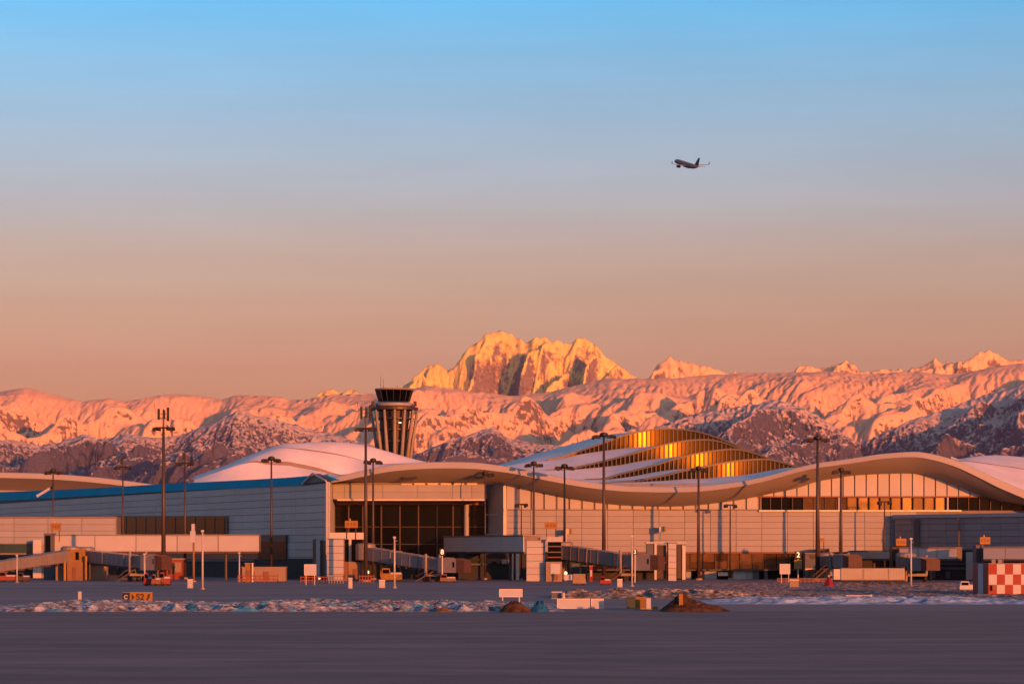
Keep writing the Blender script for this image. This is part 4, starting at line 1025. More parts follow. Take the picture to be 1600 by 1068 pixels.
# strip of old snow at the right, blue shade painted into its colour
def strip(x, y):
    env = sstep(326, 331, y) * (1 - sstep(346, 354, y)) * sstep(20, 30, x)
    return env * (0.16 + 0.35 * np.clip(fbm(x / 3.5, y / 7, 3, 52) + 0.3, 0, 1) + 0.35 * lumps(x, y, 2.5, 55) * (1 - sstep(50, 62, x))) - 0.02
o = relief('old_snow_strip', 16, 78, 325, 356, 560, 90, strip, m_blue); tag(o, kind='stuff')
# mound of brown earth
def mound(name, label, px, D, hw, hh, hd, m, seed, skew=0.0, cat='mound'):
    cx, nx, ny = X(px, D), 90, 50
    xs = np.linspace(-hw, hw, nx); ys = np.linspace(-hd, hd, ny); Xg, Yg = np.meshgrid(xs, ys)
    u = Xg / hw; r = np.sqrt((u - skew * (1 - np.abs(u))) ** 2 + (Yg / hd) ** 2)
    H = hh * np.clip(1 - r, 0, 1) ** 0.8 * (0.8 + 0.5 * fbm(Xg / 1.2 + seed, Yg / 1.2, 4, seed)) - 0.02
    o = terrain(name, xs, ys, H, m); o.location = (cx, D, 0); tag(o, label, cat)
    return o
mound('earth_mound', 'mound of brown earth spilling onto the taxiway edge', 1086, 288.5, 3.6, 2.1, 3.0, m_dirt, 3, skew=-0.45)
mound('earth_mound', 'small brown earth heap between the snow clods and the blue lump', 806, 285, 1.7, 1.7, 1.8, m_dirt, 9)
mound('earth_mound', 'low ochre heap at the foot of the taxiway snow bank', 692, 285.5, 1.0, 0.75, 1.0, mat('ochre_earth', (0.12, 0.085, 0.045), 0.9, var=0.3, scale=2), 13)

# crumpled lump painted bright blue
def blue_lump(label, px, D, hw, hh, hd, seed):
    hh *= 0.75
    xs = np.linspace(-hw, hw, 26); ys = np.linspace(-hd, hd, 16); Xg, Yg = np.meshgrid(xs, ys)
    r = np.sqrt((Xg / hw) ** 2 + (Yg / hd) ** 2)
    H = hh * np.clip(1.6 * (1 - r), 0, 1) ** 0.7 * (0.35 + 1.0 * ridged(Xg / 0.8 + seed, Yg / 0.9, 3, seed)) - 0.02
    o = terrain('lump', xs, ys, H, M['blue_lump']); o.location = (X(px, D), D, 0); o.data.polygons.foreach_set('use_smooth', np.zeros(len(o.data.polygons), bool))
    return tag(o, label, 'lump')
blue_lump('bright blue crumpled lump beside the brown earth heap', 843, 285.2, 1.0, 1.35, 1.3, 4)
blue_lump('small blue lump half buried in the snow bank', 300, 288.2, 0.9, 0.95, 0.9, 7)
blue_lump('blue lump lying low in the snow heaps near the white post', 372, 287.8, 0.7, 0.8, 0.8, 12)

# ------------------------------------------------------------------ floodlight masts
def mast(label, px, D, ytop, ybase=None, head='T', hw=16.0, r=0.42, ycross=None):
    t = thing('light_mast', label, 'light mast', (X(px, D), D, 0), group='tall light masts in front of the terminal')
    k = D / F; x0 = X(px, D); zc = Z(ycross if ycross else ytop + 3.5, D); hw *= k
    q = MB(); q.tube((x0, D, 0), (x0, D, zc), r, r * 0.5, n=10); q.build('pole', M['mast'], t, smooth=True)
    q = MB(); q.tube((x0, D, 0), (x0, D, 0.35), r * 2.0, r * 2.0, n=10); q.build('base', M['concrete'], t)
    q = MB(); q.beam((x0 - hw, D, zc), (x0 + hw, D, zc), 0.28, 0.32)
    if head != 'S': q.beam((x0, D - hw * 0.7, zc + 0.02), (x0, D + hw * 0.7, zc + 0.02), 0.26, 0.28)
    q.build('crossarm', M['lamp'], t)
    if head in ('T', 'R'):
        q = MB(); q.lathe((x0, D, zc - 0.25), [(hw * 0.22, 0), (hw * 0.40, 0.35), (hw * 0.40, 0.75), (hw * 0.16, 0.95)], 12); q.build('lamp_carriage', M['lamp'], t)
    lr = random.Random(int(px * 7))
    n = 5 if head == 'T' else (3 if head == 'S' else 4)
    for sx in (-1, 1):
        for i in range(n // 2 + 1):
            f = 1.0 - 0.30 * i
            q = MB(); q.cbox((0, 0, -0.28), (0.62, 0.5, 0.55), 0.0)
            q.beam((0, 0, 0.0), (0, 0.02, 0.22), 0.1, 0.1)
            o = q.build('floodlight', M['lamp'], t, local=True); o.location = (sx * hw * f, lr.uniform(-0.5, 0.3), zc - 0.02 + lr.uniform(-0.12, 0.12)); o.rotation_euler = (R(lr.uniform(-25, -5)), R(-sx * lr.uniform(0, 25)), 0)
    if head == 'A':      # aerial panels standing above the crossarm
        zt = Z(ytop, D)
        q = MB(); q.tube((x0, D, zc), (x0, D, zt - 0.6), r * 0.42, r * 0.3, n=8); q.build('aerial_pole', M['mast'], t)
        for sx, hh in ((-0.62, 0.80), (0.62, 1.0), (0.1, 0.6)):
            zc2 = zc + (zt - zc) * 0.62
            q = MB(); q.cbox((x0 + sx * hw * 0.78, D - 0.3, zc2), (0.48, 0.3, (zt - zc) * 0.62 * hh)); q.beam((x0, D, zc2), (x0 + sx * hw * 0.78, D - 0.3, zc2), 0.1, 0.1)
            q.beam((x0, D, zc2 - 0.8), (x0 + sx * hw * 0.7, D - 0.3, zc2 - 0.8), 0.1, 0.1); q.build('aerial_panel', M['lamp'], t)
        q = MB(); q.beam((x0 - hw * 0.75, D - 0.3, zc + (zt - zc) * 0.6), (x0 - hw * 0.95, D - 0.3, zt + 0.4), 0.07, 0.07); q.build('whip_aerial', M['lamp'], t)
    if head == 'C':      # slim spire above the crossarm
        zt = Z(ytop, D)
        q = MB(); q.tube((x0, D, zc), (x0, D, zt), r * 0.4, 0.05, n=8); q.cbox((x0 - 0.3, D - .3, zc + (zt - zc) * 0.45), (0.4, 0.3, (zt - zc) * 0.5)); q.build('spire', M['lamp'], t)
    return t
mast('short light mast with drooping lamps over the salmon lounge at the left edge', 83, 650, 733, hw=11, r=0.30)
mast('slim light mast with a spire above its crossarm, near the left blue roof', 192, 652, 707, head='C', hw=11, r=0.30, ycross=729)
mast('tallest light mast, with aerial panels above its crossarm, left of the wing window strip', 255.5, 566, 634, head='A', hw=15, r=0.50, ycross=668)
mast('light mast with thin spire standing just right of the tallest left mast', 289, 620, 700, head='C', hw=12, r=0.34, ycross=723)
mast('light mast with T shaped head in front of the grey siding', 424, 612, 714, hw=13, r=0.34)
mast('tall mast with whip aerials in front of the control tower', 571.5, 566, 630, head='A', hw=14, r=0.46, ycross=669)
mast('shorter T headed mast close behind the mast with whip aerials', 583, 604, 717, hw=12, r=0.34)
mast('slim mast at the right corner of the glazed entrance', 758, 604, 737, hw=11, r=0.22)
mast('light mast rising behind the grey walkway with a dark drooping head', 834, 600, 722, hw=12, r=0.36)
mast('light mast beside the orange gate number on the salmon wall', 882, 596, 726, hw=13, r=0.34)
mast('small roadside lamp mast with a flat head above the grey walkway', 814.5, 604, 784, head='S', hw=8, r=0.18)
mast('tall dark mast with a crowded lamp head in front of the stepped skylights', 943.5, 584, 677, head='R', hw=16, r=0.46)
mast('light mast under the wave trough with its head against the roof edge', 1091.5, 598, 729, hw=11, r=0.40)
mast('small lamp mast in the middle of the long salmon wall', 1141, 604, 785, head='S', hw=8, r=0.24)
mast('tall dark mast with crowded lamp head left of the arched roof', 1277.5, 584, 682, head='R', hw=16, r=0.50)
mast('light mast standing in front of the arched pale panels', 1314, 596, 732, hw=12, r=0.40)
mast('short light mast below the gold window band', 1382, 604, 780, head='S', hw=9, r=0.24)
# ------------------------------------------------------------------ gate signs
def gate_sign(label, px, D, yc, w=20, h=11.5, zb=None, m='yellow', glyphs=3, fig=None):
    t = thing('gate_sign', label, 'gate sign', (X(px, D), D, 0), group='orange gate signs' if m == 'yellow' else None)
    k = D / F; x0 = X(px, D); zc = Z(yc, D); W = w * k / 2; H = h * k / 2
    q = MB(); q.box(x0 - W, x0 + W, D - 0.2, D + 0.25, zc - H, zc + H); q.build('board', M[m], t)
    q = MB()
    for sx in (-0.7, 0.7): q.tube((x0 + sx * W, D + .05, zb if zb is not None else 0), (x0 + sx * W, D + .05, zc - H), 0.09, n=6)
    q.build('legs', M['bridge_dark'], t)
    q = MB(); q.tube((x0 - W * .2, D, zc + H), (x0 - W * .2, D, zc + H + 0.45), 0.12, 0.10, n=6); q.build('beacon', M['whitepole'], t)
    q = MB()
    for g in range(glyphs):
        gx = x0 + (g - (glyphs - 1) / 2) * W * 0.55
        q.box(gx - W * 0.13, gx + W * 0.13, D - 0.23, D - 0.2, zc - H * 0.45, zc + H * 0.45)
        if g != 1: q.box(gx - W * 0.22, gx + W * 0.22, D - 0.225, D - 0.2, zc - H * 0.15, zc + H * 0.15)
    if glyphs: q.build('number', M['lintel'], t)
    return t

# ------------------------------------------------------------------ jet bridges
def jet_bridge(label, px, D, yt0, yb0, px1, D1, yt1, yb1, nsec=3, rot_m='bridge', base=True, cab=True, cabside=1):
    """rotunda at (px,D), tunnel to (px1,D1); yt/yb = top and bottom of the tunnel at both ends in the survey"""
    t = thing('jet_bridge', label, 'jet bridge', (X(px, D), D, 0), group='jet bridges at the gates')
    a = Vector((X(px, D), D, (Z(yt0, D) + Z(yb0, D)) / 2)); b = Vector((X(px1, D1), D1, (Z(yt1, D1) + Z(yb1, D1)) / 2))
    h0 = Z(yt0, D) - Z(yb0, D); h1 = Z(yt1, D1) - Z(yb1, D1)
    rb = Z(yb0, D) - 0.2; rt = Z(yt0, D) + 0.4
    q = MB(); q.lathe((a.x, a.y, rb), [(1.9, 0), (2.0, 0.1), (2.0, rt - rb), (1.5, rt - rb + 0.3)], 14); q.build('rotunda', M[rot_m], t)
    if base:
        q = MB(); q.tube((a.x, a.y, 0), (a.x, a.y, rb), 0.75, n=12); q.build('column', M['orange_base'], t)
    d = b - a; L = d.length; ov = 0.05
    dn = d.normalized()
    for i in range(nsec):
        f0 = i / nsec; f1 = min(1.0, (i + 1) / nsec + ov)
        w = 2.9 - 0.22 * i; hh = (h0 + (h1 - h0) * (f0 + f1) / 2) * (1 - 0.05 * i)
        p0 = a + d * f0 + dn * (1.6 if i == 0 else 0); p1 = a + d * f1
        q = MB(); q.beam(p0, p1, w, hh); s = q.build('tunnel', M['bridge'], t)
        q = MB(); nr = max(3, int((p1 - p0).length / 2.2))
        for k in range(nr + 1):
            p = p0 + (p1 - p0) * (k / nr)
            q.beam(p - dn * 0.06, p + dn * 0.06, w + 0.12, hh + 0.10)
        o = q.build('ribs', M['bridge'], s); o['kind'] = 'stuff'
        q = MB()      # lattice and service trough below the tunnel
        side = Vector((dn.y, -dn.x, 0)).normalized(); side = side if side.y < 0 else -side
        for k in range(nr):
            p = p0 + (p1 - p0) * ((k + 0.5) / nr) + Vector((0, 0, -hh / 2 - 0.25))
            q.cbox(p + side * 0.9, (0.7, 0.5, 0.4))
        q.beam(p0 + Vector((0, 0, -hh / 2 - 0.12)), p1 + Vector((0, 0, -hh / 2 - 0.12)), w * 0.7, 0.2)
        q.build('service_trough', M['bridge_dark'], s)
    if cab:
        yaw = math.atan2(dn.y, dn.x) + cabside * R(25)
        c = b + Vector((math.cos(yaw), math.sin(yaw), 0)) * 1.6
        q = MB(); q.lathe((b.x, b.y, b.z - h1 / 2 - 0.15), [(1.75, 0), (1.75, h1 + 0.3), (1.2, h1 + 0.5)], 12); q.build('cab_rotunda', M['bridge'], t)
        q = MB(); q.cbox(c, (2.8, 3.4, h1 + 0.25), yaw); cb = q.build('cab', M['bridge'], t)
        q = MB(); q.cbox(c + Vector((math.cos(yaw), math.sin(yaw), 0)) * 0.5 + Vector((0, -1.72, 0.2)), (1.1, 0.1, 1.0), 0); q.build('cab_window', M['glass'], cb)
        # folding canopy: a few hoops of growing reach
        for k in range(4):
            cc = c + Vector((math.cos(yaw), math.sin(yaw), 0)) * (1.6 + 0.42 * k)
            q = MB(); q.cbox(cc + Vector((0, 0, -0.05 * k)), (0.34, 3.5 - 0.12 * k, h1 + 0.2 - 0.12 * k), yaw); q.build('canopy_fold', M['canopy'], cb)
        # lifting columns, bogie, wheels
        m_ = a + d * (1 - 0.16)
        side = Vector((dn.y, -dn.x, 0)).normalized()
        q = MB()
        for s_ in (-1, 1):
            p = m_ + side * s_ * 1.75
            q.tube((p.x, p.y, 1.3), (p.x, p.y, m_.z + h1 * 0.75), 0.28, n=8)
        q.beam(m_ + side * 1.9 + Vector((0, 0, -m_.z + 1.35)), m_ - side * 1.9 + Vector((0, 0, -m_.z + 1.35)), 0.7, 0.5); lg = q.build('lifting_leg', M['bridge'], t)
        for s_ in (-1, 1):
            for e_ in (-0.55, 0.55):
                p = m_ + side * (s_ * 1.5) + dn * e_ * 1.1
                q = MB(); q.tube((p.x, p.y, 0.55) - Vector((0, 0, 0)) if False else Vector((p.x, p.y, 0.55)) - side * 0.22, Vector((p.x, p.y, 0.55)) + side * 0.22, 0.55, n=14); q.build('wheel', M['rubber'], t)
        # stair from the cab to the ground
        st0 = Vector((b.x, b.y, 0)) + side * (-2.4 if side.y > 0 else 2.4) - dn * 1.0
        q = MB(); zt_ = b.z - h1 / 2
        for k in range(10):
            q.cbox(st0 + Vector((-cabside * 0.34 * k, 0, zt_ * (1 - k / 10) - 0.05)), (0.34, 1.0, 0.06))
        for e_ in (-0.5, 0.5): q.beam(st0 + Vector((0, e_, zt_ + 0.9)), st0 + Vector((-cabside * 3.4, e_, 0.9)), 0.06, 0.06); q.beam(st0 + Vector((0, e_, zt_)), st0 + Vector((-cabside * 3.4, e_, 0)), 0.08, 0.2)
        q.build('stair', M['bridge_dark'], t)
    return t
jet_bridge('grey jet bridge sloping down to the left edge from the ochre gate base', 110, 590, 858, 875, -12, 566, 877, 894, nsec=3, base=False, cab=False)
jet_bridge('grey jet bridge sloping right from the ochre gate base towards the mast', 133, 592, 859, 876, 232, 566, 867.5, 889, nsec=3, base=False)
jet_bridge('grey jet bridge below the glazed entrance with reddish folding cab', 571, 582, 853.5, 873, 697, 562, 873, 893, nsec=3)
jet_bridge('grey jet bridge crossing low in front of the salmon wall', 880, 584, 851, 872, 1000, 565, 867, 889, nsec=3)
jet_bridge('short reddish jet bridge under the half shaded walkway, pointing at the camera', 1415, 578, 868, 884, 1437, 560, 872, 890, nsec=2)
jet_bridge('short bluish jet bridge above the left end of the long pale container', 1290, 590, 868, 884, 1316, 566, 867, 885, nsec=2)
# ochre gate base between the two left jet bridges
gb = thing('gate_house', 'ochre gate base with door and two bright pipes between the left jet bridges', 'gate base', (X(120, 588), 588, 0))
D = 588
q = MB(); q.box(X(106, D), X(137, D), D - 1, D + 2.5, 0, Z(877, D)); q.build('body', M['orange_base'], gb)
q = MB(); q.box(X(110, D), X(134, D), D - 0.6, D + 2.2, Z(877, D), Z(858, D)); q.build('upper_body', M['ochre'], gb)
q = MB(); q.box(X(114, D), X(120, D), D - 1.1, D - 0.9, 0, Z(885, D)); q.build('door', M['lintel'], gb)
for a in (103, 136):
    q = MB(); q.tube((X(a, D), D - 1.6, 0), (X(a, D), D - 1.6, Z(873 if a == 103 else 868, D)), 0.30, n=10); q.build('pipe', M['yellow'], gb)  # yellow carries the bright sunlight on the pipes
q = MB(); q.box(X(119, D), X(124, D), D - 0.75, D - 0.55, Z(874, D), Z(862, D)); q.build('window', M['glass'], gb)
q = MB(); q.box(X(83, D), X(103, D), D + 3, D + 6, 0, Z(884, D)); q.build('side_annex', M['tan'], gb); q = MB(); q.box(X(138, D), X(163, D), D + 3, D + 6, 0, Z(884, D)); q.build('side_annex', M['tan'], gb)
for (lab, px, D, yc) in (('orange gate sign on the dark lift shaft at the left, over the salmon walkway', 87, 600, 822), ('orange gate sign in front of the dark entrance glass', 549, 584, 818.5),
                         ('orange gate sign against the salmon wall above the middle stair tower', 861, 584, 820.5), ('small orange gate sign beside the right tall mast', 1284, 590, 843),
                         ('orange gate sign at the left corner of the grey pier', 1408, 586, 846.5), ('orange gate sign on the grey pier above the checkered hut', 1539, 563, 844)):
    small = px in (1284,)
    gate_sign(lab, px, D, yc, w=9 if small else (16 if px > 1300 or px < 100 else 20), h=6 if small else 11, zb=Z(yc + 24, D), glyphs=2 if small else 3)
# gate pylon under the entrance gate sign
py_ = thing('gate_pylon', 'ochre gate pylon with narrow door beside the left salmon stair tower', 'gate pylon', (X(557, 584), 584, 0))
D = 584
q = MB(); q.box(X(544, D), X(567, D), D - 0.8, D + 2, 0, Z(877, D)); q.build('body', M['tan'], py_)
q = MB(); q.box(X(552, D), X(559, D), D - 0.95, D - 0.75, 0, Z(888, D)); q.build('door', M['lintel'], py_)
q = MB(); q.box(X(541, D), X(566, D), D + 0.4, D + 2, Z(877, D), Z(832, D)); q.build('glass_shaft', M['glass'], py_)
q = MB(); q.box(X(515, D), X(568, D), D + 0.2, D + 2.2, Z(842, D), Z(831.5, D)); q.build('head_beam', M['siding'], py_)
q = MB(); q.box(X(545, D), X(549, D), D, D + 0.4, Z(877, D), Z(842, D)); q.build('frame_post', M['siding'], py_)
p2 = thing('gate_pylon', 'tan gate pylon carrying a blank pale notice right of the middle stair tower', 'gate pylon', (X(865, 570), 570, 0)); D = 570
q = MB(); q.box(X(853, D), X(878, D), D, D + 2.5, 0, Z(877, D)); q.build('body', M['tan'], p2)
q = MB(); q.box(X(860, D), X(875.5, D), D - 0.15, D + 0.02, Z(896, D), Z(880, D)); q.build('notice', M['white'], p2)
q = MB(); q.box(X(864, D), X(872, D), D - 0.12, D + 0.02, 0.3, Z(897, D)); q.build('door', M['lintel'], p2)
q = MB(); q.box(X(856, D), X(877, D), D + 0.5, D + 2.2, Z(877, D), Z(846, D)); q.build('glass_shaft', M['glass'], p2)
q = MB(); q.box(X(854, D), X(879, D), D + 0.3, D + 2.4, Z(846, D), Z(838, D)); q.build('head_beam', M['clad_light'], p2)
for y in (853, 862, 870):
    q = MB(); q.box(X(856, D), X(877, D), D + 0.35, D + 0.48, Z(y + .8, D), Z(y - .8, D)); q.build('transom', M['lintel'], p2)
def lamp_dot(label, px, D, y, r=2.4):
    t = thing('beacon_lamp', label, 'lamp', (X(px, D), D, 0), group='glowing apron lamps'); k = D / F
    q = MB(); q.lathe((X(px, D), D, Z(y, D) - r * k), [(r * k * .5, 0), (r * k, r * k * .6), (r * k * .9, r * k * 1.5), (r * k * .3, r * k * 2)], 10); q.build('lens', M['lit'], t)
    q = MB(); q.tube((X(px, D), D, 0), (X(px, D), D, Z(y, D) - r * k), 0.14, n=8); q.build('post', M['redor'], t)
lamp_dot('glowing lamp by the foot of the jet bridge under the entrance', 574.5, 570, 893, 2.3)
lamp_dot('glowing lamp beside the tan pylon with the pale notice', 884, 566, 894.5, 2.3)
lamp_dot('small glowing lamp beside the pale board left of the salmon stair tower', 499.5, 556, 903, 1.7)

# stand number boxes with a lit figure
def number_box(label, px, D, yc, w, h, fig, postm='whitepole', below=None):
    t = thing('stand_number', label, 'stand sign', (X(px, D), D, 0)); k = D / F; x0 = X(px, D); zc = Z(yc, D)
    q = MB(); q.box(x0 - w * k / 2, x0 + w * k / 2, D - 0.25, D + 0.25, zc - h * k / 2, zc + h * k / 2); q.build('box', M['black'], t)
    q = MB(); q.tube((x0, D + 0.1, 0), (x0, D + 0.1, zc - h * k / 2), 0.14, n=8); q.build('post', M[postm], t)
    cu = bpy.data.curves.new('figure', 'FONT'); cu.body = fig; cu.size = h * k * 0.95; cu.align_x = 'CENTER'; cu.align_y = 'CENTER'; cu.extrude = 0.02
    tmp = bpy.data.objects.new('tmp_figure', cu); COL.objects.link(tmp)
    bpy.context.view_layer.update(); me = bpy.data.meshes.new_from_object(tmp.evaluated_get(bpy.context.evaluated_depsgraph_get())); bpy.data.objects.remove(tmp)
    me.materials.clear(); me.materials.append(M['litfig'])
    o = bpy.data.objects.new('figure', me); COL.objects.link(o); o.parent = t; o.location = (0, -0.29, zc); o.rotation_euler = (R(90), 0, 0)
    if below:
        q = MB(); q.box(x0 - w * k * .6, x0 + w * k * .6, D - 0.22, D + 0.2, Z(below[1], D), Z(below[0], D)); q.build('lower_board', M[below[2]], t)
    return t
number_box('black box with a lit figure 2 above an amber board', 1247, 582, 866.5, 10, 12, '2', below=(874, 888, 'yellow'))
number_box('black box with a lit figure 8 over the reddish jet bridge cab', 691, 556, 862, 9, 11, '8')
number_box('small black lamp box with lit figure on a pale post by the crossing jet bridge', 992, 552, 862, 7, 8, '2')

# ------------------------------------------------------------------ pale posts and other posts
def post(label, px, D, yt, r=0.17, m='whitepole', top=None):
    t = thing('pale_post', label, 'post', (X(px, D), D, 0)); zt = Z(yt, D); x0 = X(px, D)
    q = MB(); q.tube((x0, D, 0), (x0, D, zt), r, r * 0.75, n=10); q.build('shaft', M[m], t, smooth=True)
    q = MB(); q.tube((x0, D, 0), (x0, D, 0.25), r * 2.2, n=10); q.build('foot', M['concrete'], t)
    q = MB(); q.cbox((x0, D, zt + 0.1), (r * 2.6, r * 2.6, 0.3)); q.beam((x0, D, zt - 0.5), (x0 + 0.45, D - 0.2, zt - 0.45), 0.08, 0.08); q.build('cap', M['whitepole'], t)
    return t
post('slender pale post in front of the salmon walkway', 316.5, 452, 830)
post('pale post in front of the jet bridge under the entrance', 616.5, 468, 840)
post('pale post beside the crossing jet bridge cab', 987.5, 488, 838)
post('pale post at the right end of the long container', 1423.5, 486, 842)
post('dark ochre post with a white camera housing on top, by the window strip', 302.5, 560, 834, r=0.24, m='ochre')
q = MB(); Dq = 560; q.cbox((X(302, Dq), Dq, Z(824, Dq)), (0.6, 0.9, 1.5)); q.cbox((X(301.5, Dq), Dq - .1, Z(838, Dq)), (1.0, 0.7, 2.2)); cp = q.build('camera_housing', M['white'], [o for o in S.objects if o.get('label', '').startswith('dark ochre post')][0])
post('short pale post in front of the left jet bridge cab', 226, 545, 866, r=0.16)
post('dim pale post standing under the left jet bridge', 26.5, 548, 868, r=0.15)
post('pale post with a round top right of the salmon walkway end', 374, 560, 864, r=0.16)

# ------------------------------------------------------------------ boards, boxes and marker posts
def board(label, px0, px1, yt, yb, D, legs=True, m='white', zbase=0.0):
    t = thing('notice_board', label, 'board', (X((px0 + px1) / 2, D), D, 0)); x0, x1 = X(px0, D), X(px1, D)
    q = MB(); q.box(x0, x1, D, D + 0.16, Z(yb, D), Z(yt, D)); q.build('panel', M[m], t)
    fr = MB(); a = 0.07
    for (xa, xb, za, zb_) in ((x0 - a, x1 + a, Z(yt, D), Z(yt, D) + a), (x0 - a, x1 + a, Z(yb, D) - a, Z(yb, D)), (x0 - a, x0, Z(yb, D), Z(yt, D)), (x1, x1 + a, Z(yb, D), Z(yt, D))): fr.box(xa, xb, D - 0.03, D + 0.2, za, zb_)
    fr.build('frame', M['coping'], t)
    if legs:
        for x in (x0 + 0.12 * (x1 - x0), x1 - 0.12 * (x1 - x0)):
            q = MB(); q.tube((x, D + 0.1, 0), (x, D + 0.1, Z(yb, D) - a), 0.08, n=8); q.build('leg', M['whitepole'], t)
    return t
board('blank pale board on legs left of the salmon stair tower', 476, 493.5, 881.5, 897.5, 512)
board('blank pale board on legs in front of the dark ground floor doors', 1219, 1234, 881, 895.5, 520)
board('wide blank white board behind the brown earth heap', 781, 815.5, 920.5, 931, 338, zbase=0)
board('longest blank white board low behind the snow clods', 871.5, 920.5, 935.5, 949.5, 302)
board('square white board just right of the longest white board', 924.5, 942.5, 935.5, 949.5, 302.4)
def marker(label, px, D, w, h, m='white', cat='marker post', name='marker_post', top=None):
    k = D / F; t = thing(name, label, cat, (X(px, D), D, 0)); x0 = X(px, D)
    q = MB(); q.box(x0 - w * k / 2, x0 + w * k / 2, D, D + max(0.25, w * k * 0.8), 0.06, h * k); q.build('body', M[m], t)
    q = MB(); q.box(x0 - w * k / 2 - 0.06, x0 + w * k / 2 + 0.06, D - 0.06, D + max(0.25, w * k * 0.8) + 0.06, 0.0, 0.1); q.build('foot', M['concrete'], t)
    if top:
        q = MB(); q.box(x0 - w * k / 2 - 0.03, x0 + w * k / 2 + 0.03, D - 0.04, D + max(0.25, w * k * 0.8) + 0.04, h * k, h * k + 0.12); q.build('cap', M[top], t)
    return t
marker('small white marker post in the snow at the far left', 124.5, 356, 5, 13)
marker('white cabinet standing between the pale post and the left tugs', 297, 466, 8, 13, cat='cabinet', name='cabinet', top='coping')
marker('white drum by the foot of the salmon stair tower', 547.5, 462, 6, 16, m='whitepole', cat='drum', name='drum', top='white')
marker('white cabinet left of the pale post below the entrance', 597, 470, 9, 11.5, cat='cabinet', name='cabinet', top='coping')
marker('white cabinet in front of the crossing jet bridge', 968.5, 478, 8, 12, cat='cabinet', name='cabinet', top='coping')
marker('white marker at the right end of the grey barrier block', 881, 362, 4, 10)
marker('grey blue barrier block on the apron behind the longest board', 870, 363, 16, 10, m='slate', cat='barrier block', name='barrier_block', top='siding')
marker('cream cabinet beside the olive crate near the brown mound', 1013.5, 297, 7, 18, m='white', cat='cabinet', name='cabinet')
marker('dark green cabinet left of the olive crate', 986, 298, 13, 17, m='green', cat='cabinet', name='cabinet', top='black')
marker('olive crate between the dark green and the cream cabinets', 1001.5, 299, 17, 17, m='olive', cat='crate', name='crate', top='ochre')
marker('orange sandbag heap at the foot of the cream cabinet', 1024, 294, 9, 6, m='ochre', cat='sandbags', name='sandbag_heap')
marker('tiny white marker in the blue snow strip', 1361, 352, 4, 9)
marker('grey low block lying in front of the blue snow strip', 1340, 355, 36, 6, m='slate', cat='barrier block', name='barrier_block', top='siding')
marker('tan crate below the pale board at the ground floor doors', 1241, 462, 14, 13, m='tan', cat='crate', name='crate', top='coping')
marker('dark yellow cone top standing on the brown mound', 1064, 286.5, 6, 28, m='ochre', cat='post', name='sand_post', top='black')

# ------------------------------------------------------------------ taxiway sign
TSX, TSD = X(191, 331), 331.0
ts = thing('taxiway_sign', 'long taxiway sign, black square and amber panel with arrow and letters', 'taxiway sign', (X(214, TSD), TSD, 0)); k = TSD / F
zt, zb_ = Z(925, TSD), Z(939.5, TSD)
q = MB(); q.box(X(191, TSD), X(202, TSD), TSD, TSD + 0.25, zb_, zt); q.build('black_panel', M['black'], ts)
q = MB(); q.box(X(203, TSD), X(238, TSD), TSD, TSD + 0.25, zb_, zt); q.build('amber_panel', M['yellow'], ts)
for a in (194, 206, 221, 235):
    q = MB(); q.tube((X(a, TSD), TSD + 0.12, 0), (X(a, TSD), TSD + 0.12, zb_), 0.07, n=8); q.build('leg', M['bridge_dark'], ts)
q = MB(); q.box(X(190.3, TSD), X(238.7, TSD), TSD - 0.03, TSD + 0.28, zt, zt + 0.05); q.build('top_rail', M['concrete'], ts)
def text_mesh(s, size, m, name='lettering'):
    cu = bpy.data.curves.new(name, 'FONT'); cu.body = s; cu.size = size; cu.align_x = 'CENTER'; cu.align_y = 'CENTER'; cu.extrude = 0.012; cu.offset = 0.02
    tmp = bpy.data.objects.new('tmp_text', cu); COL.objects.link(tmp)
    bpy.context.view_layer.update(); me = bpy.data.meshes.new_from_object(tmp.evaluated_get(bpy.context.evaluated_depsgraph_get())); bpy.data.objects.remove(tmp)
    me.materials.clear(); me.materials.append(m); return me
def lettering(s, size, m, parent, p, name='lettering'):
    o = bpy.data.objects.new(name, text_mesh(s, size, m)); COL.objects.link(o); o.parent = parent; o.location = Vector(p) - wloc(parent); o.rotation_euler = (R(90), 0, 0); return o
zc = (zt + zb_) / 2
lettering('C', 0.6, M['white'], ts, (X(196.5, TSD), TSD - 0.02, zc))
lettering('S2', 1.0, M['black'], ts, (X(219, TSD), TSD - 0.02, zc))
q = MB(); q.prism([(X(206, TSD), TSD - 0.03, zc - .35), (X(210.5, TSD), TSD - 0.03, zc), (X(206, TSD), TSD - 0.03, zc + .35)], (0, 0.025, 0)); q.build('arrow', M['black'], ts)
q = MB(); q.prism([(X(234.6, TSD), TSD - 0.03, zc + .38), (X(230.0, TSD), TSD - 0.03, zc + .26), (X(233.4, TSD), TSD - 0.03, zc - .12)], (0, 0.025, 0)); q.beam((X(229.5, TSD), TSD - 0.02, zc - .35), (X(232.6, TSD), TSD - 0.02, zc + .1), 0.03, 0.16); q.build('arrow', M['black'], ts)

